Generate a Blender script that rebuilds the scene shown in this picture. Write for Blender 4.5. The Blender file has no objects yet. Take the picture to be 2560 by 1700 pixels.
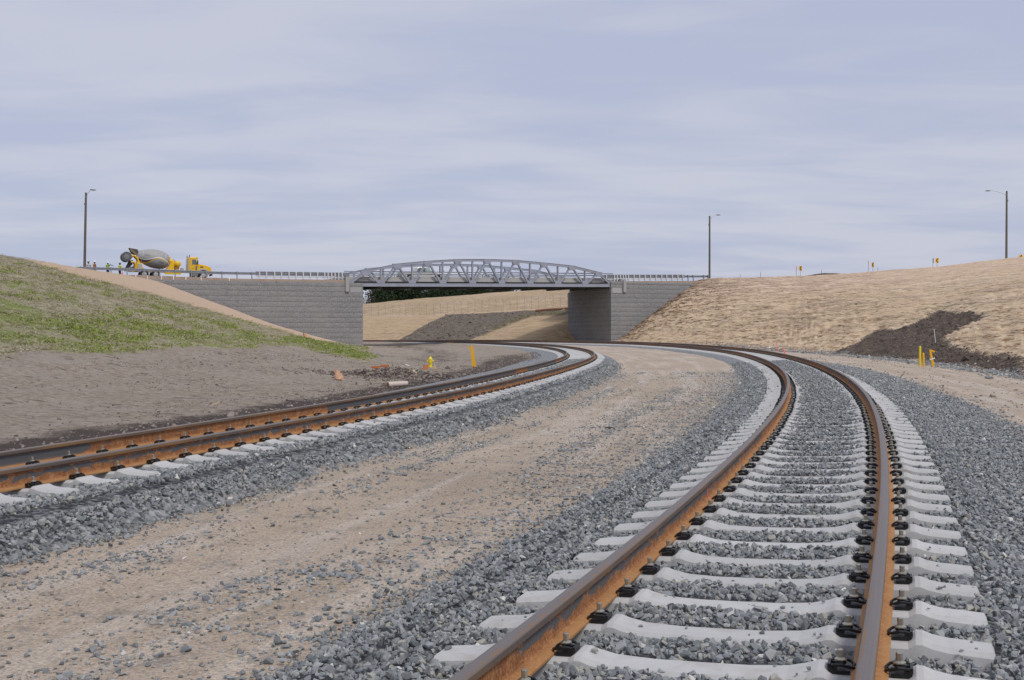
import bpy, bmesh, math, random
import numpy as np
from mathutils import Vector, Matrix
R = math.radians
rng = np.random.default_rng(11)
random.seed(11)
scene = bpy.context.scene
COL = scene.collection

# ------------------------------------------------------------------ camera, sky, sun, exposure
CAM_H, FPX, HORIZON = 1.39, 2757.0, 818.0            # metres above the near rail, focal length and horizon row of the 2560 px photo
cam_d = bpy.data.cameras.new('camera')
cam_d.sensor_width = 36.0
cam_d.lens = FPX / 2560.0 * 36.0
cam_d.clip_start, cam_d.clip_end = 0.1, 6000.0
cam = bpy.data.objects.new('camera', cam_d)
COL.objects.link(cam)
cam.location = (0, 0, CAM_H)
cam.rotation_euler = (R(90) - math.atan((850 - HORIZON) / FPX), 0, 0)
scene.camera = cam

SUN_EL, SUN_AZ = 52.0, 145.0                          # azimuth clockwise from +Y: behind the camera on the right
world = bpy.data.worlds.new('World')
scene.world = world
world.use_nodes = True
wt = world.node_tree
wt.nodes.clear()
def wn(kind, **kw):
    n = wt.nodes.new(kind)
    for k, v in kw.items(): setattr(n, k, v)
    return n
def wl(a, b): wt.links.new(a, b)
w_out = wn('ShaderNodeOutputWorld'); w_bg = wn('ShaderNodeBackground'); w_bg.inputs[1].default_value = 0.1
w_sky = wn('ShaderNodeTexSky', sky_type='NISHITA', sun_disc=False)
w_sky.sun_elevation = R(SUN_EL); w_sky.sun_rotation = R(SUN_AZ)
w_sky.air_density, w_sky.dust_density, w_sky.ozone_density = 1.0, 2.0, 1.0
w_tc = wn('ShaderNodeTexCoord')
w_sep = wn('ShaderNodeSeparateXYZ'); wl(w_tc.outputs['Generated'], w_sep.inputs[0])
w_z = wn('ShaderNodeMath', operation='MAXIMUM'); wl(w_sep.outputs[2], w_z.inputs[0]); w_z.inputs[1].default_value = 0.0
w_za = wn('ShaderNodeMath', operation='ADD'); wl(w_z.outputs[0], w_za.inputs[0]); w_za.inputs[1].default_value = 0.10
w_px = wn('ShaderNodeMath', operation='DIVIDE'); wl(w_sep.outputs[0], w_px.inputs[0]); wl(w_za.outputs[0], w_px.inputs[1])
w_py = wn('ShaderNodeMath', operation='DIVIDE'); wl(w_sep.outputs[1], w_py.inputs[0]); wl(w_za.outputs[0], w_py.inputs[1])
w_c = wn('ShaderNodeCombineXYZ'); wl(w_px.outputs[0], w_c.inputs[0]); wl(w_py.outputs[0], w_c.inputs[1])
def w_noise(scale, rot, loc, nscale, detail, rough, dist):
    m = wn('ShaderNodeMapping'); m.inputs['Scale'].default_value = scale; m.inputs['Rotation'].default_value = (0, 0, rot); m.inputs['Location'].default_value = loc
    wl(w_c.outputs[0], m.inputs[0])
    n = wn('ShaderNodeTexNoise'); n.inputs['Scale'].default_value = nscale; n.inputs['Detail'].default_value = detail
    n.inputs['Roughness'].default_value = rough; n.inputs['Distortion'].default_value = dist
    wl(m.outputs[0], n.inputs['Vector'])
    return n.outputs['Fac']
n_a = w_noise((0.75, 1.0, 1), R(14), (3.1, 1.7, 0), 0.8, 6, 0.52, 0.5)
n_b = w_noise((0.6, 1.3, 1), R(-10), (7.0, 4.0, 0), 2.4, 3.5, 0.5, 0.6)
w_m1 = wn('ShaderNodeMath', operation='MULTIPLY_ADD'); wl(n_b, w_m1.inputs[0]); w_m1.inputs[1].default_value = 0.65; wl(n_a, w_m1.inputs[2])
w_ramp = wn('ShaderNodeValToRGB')
w_ramp.color_ramp.interpolation = 'EASE'
w_ramp.color_ramp.elements[0].position = 0.62; w_ramp.color_ramp.elements[0].color = (0.0, 0.0, 0.0, 1)
w_ramp.color_ramp.elements[1].position = 1.0; w_ramp.color_ramp.elements[1].color = (1, 1, 1, 1)
wl(w_m1.outputs[0], w_ramp.inputs[0])
w_cl = wn('ShaderNodeMix', data_type='RGBA')          # cloud sheet: thinner bluish parts and thicker pale parts (divided by the strength 0.1)
wl(w_ramp.outputs[0], w_cl.inputs['Factor'])
w_cl.inputs['A'].default_value = (3.85, 4.18, 5.45, 1)
w_cl.inputs['B'].default_value = (4.75, 4.88, 5.75, 1)
w_mix = wn('ShaderNodeMix', data_type='RGBA'); w_mix.inputs['Factor'].default_value = 0.9
wl(w_sky.outputs[0], w_mix.inputs['A']); wl(w_cl.outputs['Result'], w_mix.inputs['B'])
wl(w_mix.outputs['Result'], w_bg.inputs[0]); wl(w_bg.outputs[0], w_out.inputs[0])

sun_d = bpy.data.lights.new('sun', 'SUN')
sun_d.energy = 1.5; sun_d.angle = R(14); sun_d.color = (1.0, 0.965, 0.91)
sun = bpy.data.objects.new('sun', sun_d); COL.objects.link(sun)
_sd = Vector((math.sin(R(SUN_AZ)) * math.cos(R(SUN_EL)), math.cos(R(SUN_AZ)) * math.cos(R(SUN_EL)), math.sin(R(SUN_EL))))
sun.rotation_euler = _sd.to_track_quat('Z', 'Y').to_euler()
scene.view_settings.view_transform = 'Standard'; scene.view_settings.look = 'None'
scene.view_settings.gamma = 1.0; scene.view_settings.use_curve_mapping = False
scene.view_settings.exposure = 0.3

# ------------------------------------------------------------------ helpers: objects and meshes
def tag(o, label=None, cat=None, group=None, kind=None):
    if label: o['label'] = label
    if cat: o['category'] = cat
    if group: o['group'] = group
    if kind: o['kind'] = kind
    return o
def empty(name, loc=(0, 0, 0), rz=0.0):
    o = bpy.data.objects.new(name, None); COL.objects.link(o)
    o.location = loc; o.rotation_euler = (0, 0, rz); o.empty_display_size = 0.2
    return o
def link(name, me, parent=None, loc=None, rot=None):
    o = bpy.data.objects.new(name, me); COL.objects.link(o)
    if parent is not None: o.parent = parent
    if loc is not None: o.location = loc
    if rot is not None: o.rotation_euler = rot
    return o
class MB:
    """collects simple solids, then links them as one mesh"""
    def __init__(s): s.v, s.f, s.m = [], [], []
    def add(s, verts, faces, mi=0):
        b = len(s.v); s.v += [tuple(map(float, p)) for p in verts]
        s.f += [tuple(i + b for i in f) for f in faces]; s.m += [mi] * len(faces); return s
    def box(s, c, d, mi=0, M=None, taper=1.0):
        x, y, z = [k / 2 for k in d]
        vs = [(-x, -y, -z), (x, -y, -z), (x, y, -z), (-x, y, -z), (-x * taper, -y * taper, z), (x * taper, -y * taper, z), (x * taper, y * taper, z), (-x * taper, y * taper, z)]
        if M is not None: vs = [M @ Vector(p) for p in vs]
        vs = [(p[0] + c[0], p[1] + c[1], p[2] + c[2]) for p in vs]
        return s.add(vs, [(0, 3, 2, 1), (4, 5, 6, 7), (0, 1, 5, 4), (1, 2, 6, 5), (2, 3, 7, 6), (3, 0, 4, 7)], mi)
    def beam(s, p, q, w, h, side=(0, 1, 0), mi=0):
        """box from p to q; w along side, h across"""
        p, q = Vector(p), Vector(q); a = (q - p).normalized(); sd = Vector(side); sd = (sd - a * sd.dot(a)).normalized(); up = a.cross(sd)
        vs = []
        for c in (p, q):
            for i, j in ((-1, -1), (1, -1), (1, 1), (-1, 1)): vs.append(c + sd * (i * w / 2) + up * (j * h / 2))
        return s.add(vs, [(3, 2, 1, 0), (4, 5, 6, 7), (0, 1, 5, 4), (1, 2, 6, 5), (2, 3, 7, 6), (3, 0, 4, 7)], mi)
    def ibeam(s, p, q, w, h, side=(0, 1, 0), t=0.03, mi=0):
        """H section: flanges seen from the side, web between"""
        p, q = Vector(p), Vector(q); a = (q - p).normalized(); sd = Vector(side); sd = (sd - a * sd.dot(a)).normalized(); up = a.cross(sd)
        s.beam(p + sd * (w / 2 - t / 2), q + sd * (w / 2 - t / 2), t, h, side, mi)
        s.beam(p - sd * (w / 2 - t / 2), q - sd * (w / 2 - t / 2), t, h, side, mi)
        return s.beam(p, q, w - 2.2 * t, t, side, mi)
    def tube(s, pts, r, n=8, mi=0, caps=True, closed=False):
        pts = [Vector(p) for p in pts]; rs = r if isinstance(r, (list, tuple)) else [r] * len(pts)
        vs, fs = [], []; up = Vector((0, 0, 1)); prev = None
        for i, p in enumerate(pts):
            a = pts[min(i + 1, len(pts) - 1)] - pts[max(i - 1, 0)]
            if a.length < 1e-9: a = Vector((0, 0, 1))
            a.normalize()
            x = prev - a * prev.dot(a) if prev is not None else a.cross(up if abs(a.z) < .95 else Vector((1, 0, 0)))
            if x.length < 1e-6: x = a.cross(Vector((1, .3, 0)))
            x.normalize(); prev = x; y = a.cross(x)
            for k in range(n):
                t = 2 * math.pi * k / n; vs.append(p + (x * math.cos(t) + y * math.sin(t)) * rs[i])
        for i in range(len(pts) - 1):
            for k in range(n): fs.append((i * n + k, i * n + (k + 1) % n, (i + 1) * n + (k + 1) % n, (i + 1) * n + k))
        if caps: fs += [tuple(range(n - 1, -1, -1)), tuple((len(pts) - 1) * n + k for k in range(n))]
        return s.add(vs, fs, mi)
    def lathe(s, prof, n=16, c=(0, 0, 0), M=None, mi=0):
        """prof: (radius, height) pairs turned about z"""
        vs, fs = [], []
        for r, z in prof:
            for k in range(n):
                t = 2 * math.pi * k / n; p = Vector((r * math.cos(t), r * math.sin(t), z))
                if M is not None: p = M @ p
                vs.append((p[0] + c[0], p[1] + c[1], p[2] + c[2]))
        for i in range(len(prof) - 1):
            for k in range(n): fs.append((i * n + k, i * n + (k + 1) % n, (i + 1) * n + (k + 1) % n, (i + 1) * n + k))
        fs += [tuple(range(n - 1, -1, -1)), tuple((len(prof) - 1) * n + k for k in range(n))]
        return s.add(vs, fs, mi)
    def prism(s, poly, y0, y1, mi=0, M=None):
        """poly in (x, z), pulled from y0 to y1"""
        n = len(poly); vs = [(x, y0, z) for x, z in poly] + [(x, y1, z) for x, z in poly]
        if M is not None: vs = [M @ Vector(p) for p in vs]
        fs = [tuple(range(n)), tuple(range(2 * n - 1, n - 1, -1))] + [(i + n, (i + 1) % n + n, (i + 1) % n, i) for i in range(n)]
        return s.add(vs, fs, mi)
    def mesh(s, name, mats, smooth=False):
        me = bpy.data.meshes.new(name); me.from_pydata(s.v, [], s.f)
        for m in (mats if isinstance(mats, (list, tuple)) else [mats]): me.materials.append(m)
        if len(me.materials) > 1: me.polygons.foreach_set('material_index', s.m)
        bm = bmesh.new(); bm.from_mesh(me); bmesh.ops.recalc_face_normals(bm, faces=bm.faces); bm.to_mesh(me); bm.free()
        if smooth: me.shade_smooth()
        me.update(); return me
    def build(s, name, mats, parent=None, loc=None, rot=None, smooth=False, bevel=0):
        o = link(name, s.mesh(name, mats, smooth), parent, loc, rot)
        if bevel:
            b = o.modifiers.new('bevel', 'BEVEL'); b.width = bevel; b.segments = 2; b.limit_method = 'ANGLE'
        return o
def attr(me, name, vals):
    a = me.attributes.new(name, 'FLOAT', 'POINT'); a.data.foreach_set('value', np.ascontiguousarray(vals, dtype=np.float32).ravel())
def grid_mesh(name, X, Y, Z, mat, attrs=None, smooth=True):
    n, m = X.shape
    v = np.stack([X, Y, Z], -1).reshape(-1, 3)
    i = np.arange(n * m).reshape(n, m)
    f = np.stack([i[:-1, :-1], i[:-1, 1:], i[1:, 1:], i[1:, :-1]], -1).reshape(-1, 4)
    me = bpy.data.meshes.new(name)
    me.vertices.add(len(v)); me.vertices.foreach_set('co', v.astype(np.float32).ravel())
    me.loops.add(f.size); me.loops.foreach_set('vertex_index', f.ravel().astype(np.int32))
    me.polygons.add(len(f)); me.polygons.foreach_set('loop_start', np.arange(0, f.size, 4, dtype=np.int32))
    me.update(calc_edges=True)
    nz = v[f[0, 1]] - v[f[0, 0]], v[f[0, 2]] - v[f[0, 0]]
    if np.cross(*nz)[2] < 0: me.flip_normals()
    me.materials.append(mat)
    for k, a in (attrs or {}).items(): attr(me, k, a)
    if smooth: me.shade_smooth()
    return me
# numpy value noise
_perm = rng.random((256, 256))
def vnoise(x, y):
    x, y = np.asarray(x, float), np.asarray(y, float)
    xi, yi = np.floor(x).astype(int), np.floor(y).astype(int); fx, fy = x - xi, y - yi
    fx, fy = fx * fx * (3 - 2 * fx), fy * fy * (3 - 2 * fy)
    g = lambda a, b: _perm[a & 255, b & 255]
    return (g(xi, yi) * (1 - fx) + g(xi + 1, yi) * fx) * (1 - fy) + (g(xi, yi + 1) * (1 - fx) + g(xi + 1, yi + 1) * fx) * fy
def fbm(x, y, oct=4):
    s, a, t = 0, 1, 0
    for k in range(oct):
        s = s + a * vnoise(x * 2 ** k + 17.3 * k, y * 2 ** k + 5.1 * k); t += a; a *= .5
    return s / t - .5

# ------------------------------------------------------------------ helpers: materials
class NT:
    def __init__(s, name, disp=False):
        s.mat = bpy.data.materials.new(name); s.mat.use_nodes = True; s.t = s.mat.node_tree
        s.b = s.t.nodes['Principled BSDF']; s.out = s.t.nodes['Material Output']
    def n(s, kind, **kw):
        x = s.t.nodes.new(kind)
        for k, v in kw.items(): setattr(x, k, v)
        return x
    def l(s, a, b): s.t.links.new(a, b)
    def setin(s, sock, v):
        if isinstance(v, bpy.types.NodeSocket): s.l(v, sock)
        elif v is not None:
            if isinstance(v, (tuple, list)) and len(v) == 3 and sock.type == 'RGBA': v = (*v, 1)
            sock.default_value = v
    def math(s, op, a, b=None, c=None, clamp=False):
        x = s.n('ShaderNodeMath', operation=op, use_clamp=clamp)
        s.setin(x.inputs[0], a); s.setin(x.inputs[1], b); s.setin(x.inputs[2], c); return x.outputs[0]
    def mix(s, f, a, b, blend='MIX'):
        x = s.n('ShaderNodeMix', data_type='RGBA', blend_type=blend)
        s.setin(x.inputs['Factor'], f); s.setin(x.inputs['A'], a); s.setin(x.inputs['B'], b); return x.outputs['Result']
    def ss(s, v, lo, hi):
        x = s.n('ShaderNodeMapRange', interpolation_type='SMOOTHSTEP'); s.setin(x.inputs[0], v); x.inputs[1].default_value = lo; x.inputs[2].default_value = hi; return x.outputs[0]
    def attr(s, name): return s.n('ShaderNodeAttribute', attribute_name=name).outputs['Fac']
    def vec(s, x, y, z=0.0):
        c = s.n('ShaderNodeCombineXYZ'); s.setin(c.inputs[0], x); s.setin(c.inputs[1], y); s.setin(c.inputs[2], z); return c.outputs[0]
    def pos(s): return s.n('ShaderNodeNewGeometry').outputs['Position']
    def obj(s): return s.n('ShaderNodeTexCoord').outputs['Object']
    def rand(s): return s.n('ShaderNodeObjectInfo').outputs['Random']
    def noise(s, vec, scale, detail=4, rough=.55, dist=0.0, stretch=None):
        if stretch:
            m = s.n('ShaderNodeVectorMath', operation='MULTIPLY'); s.l(vec, m.inputs[0]); m.inputs[1].default_value = stretch; vec = m.outputs[0]
        x = s.n('ShaderNodeTexNoise'); x.inputs['Scale'].default_value = scale; x.inputs['Detail'].default_value = detail
        x.inputs['Roughness'].default_value = rough; x.inputs['Distortion'].default_value = dist; s.l(vec, x.inputs['Vector']); return x.outputs['Fac']
    def voro(s, vec, scale, feature='F1', out='Distance', stretch=None, rnd=1.0):
        if stretch:
            m = s.n('ShaderNodeVectorMath', operation='MULTIPLY'); s.l(vec, m.inputs[0]); m.inputs[1].default_value = stretch; vec = m.outputs[0]
        x = s.n('ShaderNodeTexVoronoi', feature=feature); x.inputs['Scale'].default_value = scale; x.inputs['Randomness'].default_value = rnd; s.l(vec, x.inputs['Vector']); return x.outputs[out]
    def ramp(s, f, stops):
        x = s.n('ShaderNodeValToRGB'); r = x.color_ramp
        while len(r.elements) < len(stops): r.elements.new(0.5)
        for e, (p, c) in zip(r.elements, stops): e.position = p; e.color = (*c, 1)
        s.setin(x.inputs[0], f); return x.outputs[0]
    def bump(s, h, strength=.5, dist=.02, base=None):
        x = s.n('ShaderNodeBump'); x.inputs['Strength'].default_value = strength; x.inputs['Distance'].default_value = dist; s.l(h, x.inputs['Height'])
        if base is not None: s.l(base, x.inputs['Normal'])
        return x.outputs[0]
    def done(s, col=None, rough=.8, metal=0.0, normal=None, spec=None, alpha=None):
        s.setin(s.b.inputs['Base Color'], col); s.setin(s.b.inputs['Roughness'], rough); s.setin(s.b.inputs['Metallic'], metal)
        if normal is not None: s.l(normal, s.b.inputs['Normal'])
        if spec is not None: s.b.inputs['Specular IOR Level'].default_value = spec
        if alpha is not None: s.setin(s.b.inputs['Alpha'], alpha)
        return s.mat
def plain(name, col, rough=.6, metal=0.0, var=.12, scale=6.0, spec=None, dirt=None):
    k = NT(name); o = k.obj(); n = k.noise(o, scale, 4, .6)
    c = k.mix(k.math('MULTIPLY', n, 1.0), tuple(x * (1 - var) for x in col), tuple(min(1, x * (1 + var)) for x in col))
    if dirt:
        c = k.mix(k.ss(k.noise(o, scale * .6, 5, .7, .4), .52, .72), c, dirt)
    return k.done(c, k.math('MULTIPLY_ADD', n, .2, rough - .1), metal, spec=spec)

# ------------------------------------------------------------------ materials
def m_stone(name, a, b, c, light):
    k = NT(name); r = k.rand(); o = k.obj()
    col = k.ramp(r, [(0, a), (.45, b), (.80, c), (.90, (c[0] * 1.08, c[1], c[2] * .84)), (.975, c), (1.0, light)])
    n = k.noise(o, 14, 3, .6)
    col = k.mix(.5, col, k.mix(n, (.55, .55, .55), (1.35, 1.35, 1.35)), 'MULTIPLY')
    return k.done(col, .82, 0, k.bump(n, .4, .004), spec=.3)
M_STONE = m_stone('ballast_stone', (.157, .168, .174), (.248, .262, .268), (.35, .36, .364), (.70, .68, .63))
M_PEBBLE = m_stone('road_pebble', (.17, .16, .15), (.27, .24, .21), (.40, .34, .28), (.6, .55, .48))
M_CLOD2 = m_stone('dry_soil_clod', (.10, .082, .070), (.175, .146, .127), (.29, .245, .215), (.40, .36, .32))
M_CLOD = m_stone('soil_clod', (.068, .052, .042), (.115, .09, .073), (.18, .143, .116), (.3, .27, .23))
def m_ballast_base():
    k = NT('ballast_ground'); p = k.pos()
    v = k.voro(p, 17, out='Color'); g = k.n('ShaderNodeSeparateColor'); k.l(v, g.inputs[0])
    far = k.ramp(g.outputs[0], [(0, (.105, .112, .116)), (.5, (.215, .225, .23)), (1, (.37, .38, .385))])
    n = k.noise(p, 1.3, 5, .6)
    col = k.mix(k.math('MULTIPLY', n, .35), far, (.29, .292, .29))
    edge = k.math('ADD', k.attr('edge'), k.math('MULTIPLY', k.noise(p, 2.2, 6, .65), 1.6))
    sand = k.mix(k.noise(p, 30, 4, .7), (.33, .265, .21), (.45, .37, .30))
    col = k.mix(k.ss(edge, 1.5, 2.0), col, sand)
    return k.done(col, .9, 0, k.bump(k.voro(p, 17), .9, .03), spec=.2)
M_BALLAST = m_ballast_base()
def m_sand(name):
    k = NT(name); p = k.pos(); s = k.attr('s'); d = k.attr('d')
    sd = k.vec(s, d)
    big = k.noise(p, .45, 5, .6); mid = k.noise(p, 3.5, 5, .65); fine = k.noise(p, 42, 4, .75)
    col = k.ramp(big, [(.3, (.41, .325, .24)), (.5, (.475, .38, .287)), (.7, (.515, .425, .335))])
    rut = k.noise(sd, 1.0, 4, .6, .3, (.10, 1.5, 1))
    col = k.mix(k.math('MULTIPLY', k.ss(rut, .47, .60), .75), col, (.58, .50, .415))
    col = k.mix(k.math('MULTIPLY', k.ss(mid, .52, .70), .65), col, (.27, .235, .20))
    col = k.mix(.9, col, k.mix(k.ss(fine, .28, .72), (.62, .61, .60), (1.34, 1.34, 1.34)), 'MULTIPLY')
    gr2 = k.voro(p, 60, out='Color'); g2 = k.n('ShaderNodeSeparateColor'); k.l(gr2, g2.inputs[0])
    col = k.mix(k.math('MULTIPLY', k.ss(g2.outputs[0], .80, .9), .6), col, k.mix(g2.outputs[1], (.17, .165, .16), (.60, .55, .48)))
    # fine grey grit spread in streaks along the wheel tracks
    grit = k.math('MULTIPLY', k.ss(k.noise(sd, 1.0, 5, .68, .2, (.22, 1.35, 1)), .50, .62), k.ss(k.voro(p, 26), .42, .2))
    col = k.mix(k.math('MULTIPLY', grit, .85), col, (.235, .25, .26))
    h = k.math('ADD', k.math('MULTIPLY', fine, .6), k.math('MULTIPLY', mid, 1.6))
    return k.done(col, .92, 0, k.bump(h, .8, .045), spec=.15)
M_SAND = m_sand('service_road_sand')
def m_left():
    k = NT('embankment_soil'); p = k.pos(); s = k.attr('s'); d = k.attr('d'); sd = k.vec(s, d)
    streak = k.noise(sd, 1.0, 6, .68, .4, (.55, 2.6, 1)); fine = k.noise(p, 5, 6, .8); big = k.noise(p, .16, 4, .6)
    # bare grey soil with rills running down the slope
    soil = k.mix(k.ss(fine, .3, .7), (.23, .188, .148), (.52, .44, .355))
    soil = k.mix(k.math('MULTIPLY', k.ss(k.noise(p, .6, 4, .6), .45, .65), .6), soil, (.42, .36, .305))
    rill = k.noise(sd, 1.0, 5, .66, .5, (3.0, 1.2, 1))
    soil = k.mix(k.math('MULTIPLY', k.ss(rill, .58, .66), .75), soil, (.10, .08, .066))
    # dark churned soil beside the track
    dk = k.math('ADD', k.attr('dark'), k.math('MULTIPLY_ADD', k.noise(p, 1.1, 5, .65), 1.1, -.55))
    soil = k.mix(k.ss(dk, .4, .75), soil, k.mix(fine, (.055, .043, .038), (.15, .122, .106)))
    # straw mulch with grass coming through
    straw = k.mix(k.ss(streak, .35, .65), (.34, .295, .205), (.57, .505, .39))
    straw = k.mix(k.ss(k.noise(sd, 1.0, 5, .7, .3, (1.1, 5.0, 1)), .55, .75), straw, (.23, .20, .135))
    straw = k.mix(k.math('MULTIPLY', k.ss(big, .3, .7), .42), straw, (.27, .28, .12))
    gm = k.math('ADD', k.attr('green'), k.math('ADD', k.math('MULTIPLY_ADD', streak, 2.2, -1.1), k.math('MULTIPLY_ADD', k.noise(p, .3, 4, .6), 2.2, -1.1)))
    green = k.mix(fine, (.15, .20, .03), (.30, .36, .085))
    straw = k.mix(k.math('MULTIPLY', k.ss(gm, .45, .85), .85), straw, green)
    gr = k.math('ADD', k.attr('grass'), k.math('MULTIPLY_ADD', k.noise(p, .5, 5, .65), .9, -.45))
    col = k.mix(k.ss(gr, .42, .58), soil, straw)
    # fresh tan erosion mat
    mat = k.mix(k.noise(sd, 1.0, 5, .7, .2, (.5, 3.0, 1)), (.52, .37, .25), (.68, .52, .38))
    tm = k.math('ADD', k.attr('tan'), k.math('MULTIPLY_ADD', k.noise(p, .8, 3, .6), .16, -.08))
    col = k.mix(k.ss(tm, .46, .54), col, mat)
    h = k.math('ADD', k.math('MULTIPLY', fine, .5), k.math('ADD', k.math('MULTIPLY', streak, .6), k.math('MULTIPLY', rill, -.8)))
    h = k.math('ADD', h, k.math('MULTIPLY', k.noise(p, 14, 4, .75), .5))
    return k.done(col, .95, 0, k.bump(h, .95, .16), spec=.1)
M_LEFT = m_left()
def m_right():
    k = NT('straw_slope'); p = k.pos(); s = k.attr('s'); d = k.attr('d'); sd = k.vec(s, d)
    streak = k.noise(sd, 1.0, 6, .72, .15, (.10, 1.2, 1)); fine = k.noise(p, 2.6, 6, .8); big = k.noise(p, .09, 4, .6)
    col = k.ramp(big, [(.3, (.56, .42, .28)), (.5, (.63, .48, .32)), (.7, (.66, .52, .375))])
    col = k.mix(k.math('MULTIPLY', k.attr('upper'), .75), col, (.64, .485, .37))
    col = k.mix(.9, col, k.mix(k.ss(streak, .3, .7), (.74, .72, .69), (1.2, 1.2, 1.2)), 'MULTIPLY')
    col = k.mix(.8, col, k.mix(k.ss(fine, .3, .7), (.68, .68, .67), (1.28, 1.28, 1.28)), 'MULTIPLY')
    # greenish, rilled band half way up
    diag = k.vec(k.math('ADD', s, k.math('MULTIPLY', d, -.9)), d)
    rill = k.noise(diag, 1.0, 5, .66, .7, (.62, .20, 1))
    band = k.math('MULTIPLY', k.attr('band'), k.ss(k.noise(p, .12, 4, .6), .32, .6))
    col = k.mix(k.math('MULTIPLY', k.math('MULTIPLY', k.ss(rill, .50, .60), band), .85), col, (.20, .17, .10))
    col = k.mix(k.math('MULTIPLY', k.ss(k.noise(p, .5, 5, .7), .5, .75), k.math('MULTIPLY', band, .65)), col, (.27, .26, .14))
    dm = k.math('ADD', k.attr('dark'), k.math('MULTIPLY_ADD', k.noise(p, .7, 6, .7), .9, -.45))
    dk = k.mix(k.ss(fine, .35, .7), (.066, .050, .040), (.185, .146, .117))
    col = k.mix(k.ss(dm, .36, .64), col, dk)
    h = k.math('ADD', k.math('MULTIPLY', rill, -.8), k.math('ADD', streak, k.math('MULTIPLY', fine, .7)))
    return k.done(col, .95, 0, k.bump(h, .6, .13), spec=.1)
M_RIGHT = m_right()
def m_ground():
    k = NT('far_ground'); p = k.pos(); n = k.noise(p, .05, 5, .6)
    return k.done(k.mix(n, (.16, .15, .085), (.32, .27, .18)), .95, spec=.1)
M_GROUND = m_ground()
def m_rail():
    k = NT('rusty_rail'); s = k.attr('s'); z = k.attr('z'); w = k.attr('w'); seed = k.attr('seed'); p = k.pos()
    fine = k.noise(p, 60, 4, .7); mid = k.noise(p, 9, 5, .65)
    rust = k.ramp(mid, [(.25, (.19, .078, .034)), (.5, (.335, .15, .062)), (.75, (.44, .24, .118))])
    rust = k.mix(.9, rust, k.mix(k.ss(fine, .3, .7), (.55, .52, .5), (1.38, 1.38, 1.38)), 'MULTIPLY')
    drip = k.noise(k.vec(k.math('MULTIPLY', s, 24.0), k.math('MULTIPLY', z, 5.0), seed), 1.0, 4, .7)
    rust = k.mix(k.math('MULTIPLY', k.ss(drip, .52, .7), .55), rust, (.13, .062, .034))
    scale_ = k.mix(fine, (.075, .077, .082), (.135, .135, .14))
    # mill scale left on the web in long stretches with abrupt ends
    long_ = k.noise(k.vec(k.math('MULTIPLY_ADD', s, .11, seed), seed), 1.0, 2, .5)
    cut = k.ss(long_, .43, .445)
    webz = k.math('MULTIPLY', k.ss(z, -.168, -.15), k.ss(z, -.035, -.06))
    patch = k.math('MULTIPLY_ADD', k.noise(k.vec(k.math('MULTIPLY', s, 5.0), k.math('MULTIPLY', z, 16.0), seed), 1.0, 6, .72, .6), 2.6, -1.3)
    zt = k.math('MULTIPLY', k.math('ABSOLUTE', k.math('ADD', z, .085)), -12.0)
    webm = k.math('ADD', k.math('ADD', patch, zt), k.math('MULTIPLY', cut, k.math('MULTIPLY_ADD', k.math('MULTIPLY', k.math('GREATER_THAN', seed, 6.0), k.math('LESS_THAN', seed, 9.0)), .75, .40)))
    col = k.mix(k.math('MULTIPLY', k.ss(webm, .02, .22), webz), rust, scale_)
    # foot: pale orange
    foot = k.ss(z, -.15, -.172)
    col = k.mix(k.math('MULTIPLY', foot, .75), col, k.mix(fine, (.36, .175, .065), (.54, .30, .125)))
    # head sides and running surface
    head = k.ss(z, -.05, -.036)
    hc = k.mix(k.ss(k.noise(k.vec(k.math('MULTIPLY', s, .8), k.math('MULTIPLY', w, 40.0), seed), 1.0, 5, .6), .35, .7), (.115, .098, .088), (.24, .135, .062))
    top = k.ss(z, -.010, -.004)
    tc = k.mix(k.noise(k.vec(k.math('MULTIPLY', s, .5), k.math('MULTIPLY', w, 90.0)), 1.0, 4, .6), (.15, .13, .12), (.235, .205, .19))
    edgew = k.ss(k.math('ABSOLUTE', k.math('SUBTRACT', w, .022)), .010, .003)
    tc = k.mix(k.math('MULTIPLY', edgew, k.math('MULTIPLY', k.ss(mid, .4, .6), .7)), tc, (.30, .155, .055))
    col = k.mix(head, col, hc); col = k.mix(top, col, tc)
    rough = k.mix(top, (.85, .85, .85), (.48, .48, .48))
    return k.done(col, rough, k.math('MULTIPLY', top, .35), k.bump(k.math('ADD', fine, mid), .25, .006), spec=.3)
M_RAIL = m_rail()
def m_concrete(name, a, b, mark=False):
    k = NT(name); o = k.obj(); r = k.rand()
    n = k.noise(o, 7, 5, .65); f = k.noise(o, 70, 3, .7)
    col = k.mix(n, a, b)
    col = k.mix(.35, col, k.mix(r, (.80, .80, .79), (1.16, 1.16, 1.17)), 'MULTIPLY')
    col = k.mix(k.math('MULTIPLY', k.ss(k.noise(o, 2.2, 5, .7, .5), .55, .75), .45), col, tuple(x * .72 for x in a))
    col = k.mix(k.math('MULTIPLY', k.ss(f, .62, .75), .35), col, tuple(x * .55 for x in a))
    if mark: col = k.mix(k.math('MULTIPLY', k.ss(k.noise(k.pos(), 3.1, 5, .7, .4), .52, .72), .4), col, (.36, .315, .26))
    return k.done(col, .85, 0, k.bump(k.math('ADD', n, f), .2, .006), spec=.25)
M_SLEEPER = m_concrete('sleeper_concrete', (.43, .425, .415), (.57, .565, .55), True)
M_CONC = m_concrete('abutment_concrete', (.33, .33, .325), (.42, .415, .405))
M_CLIP = plain('clip_black', (.018, .018, .019), .42, .3, .2, 20)
M_BOLT = plain('bolt_zinc', (.42, .40, .33), .35, .75, .2, 30)
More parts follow.
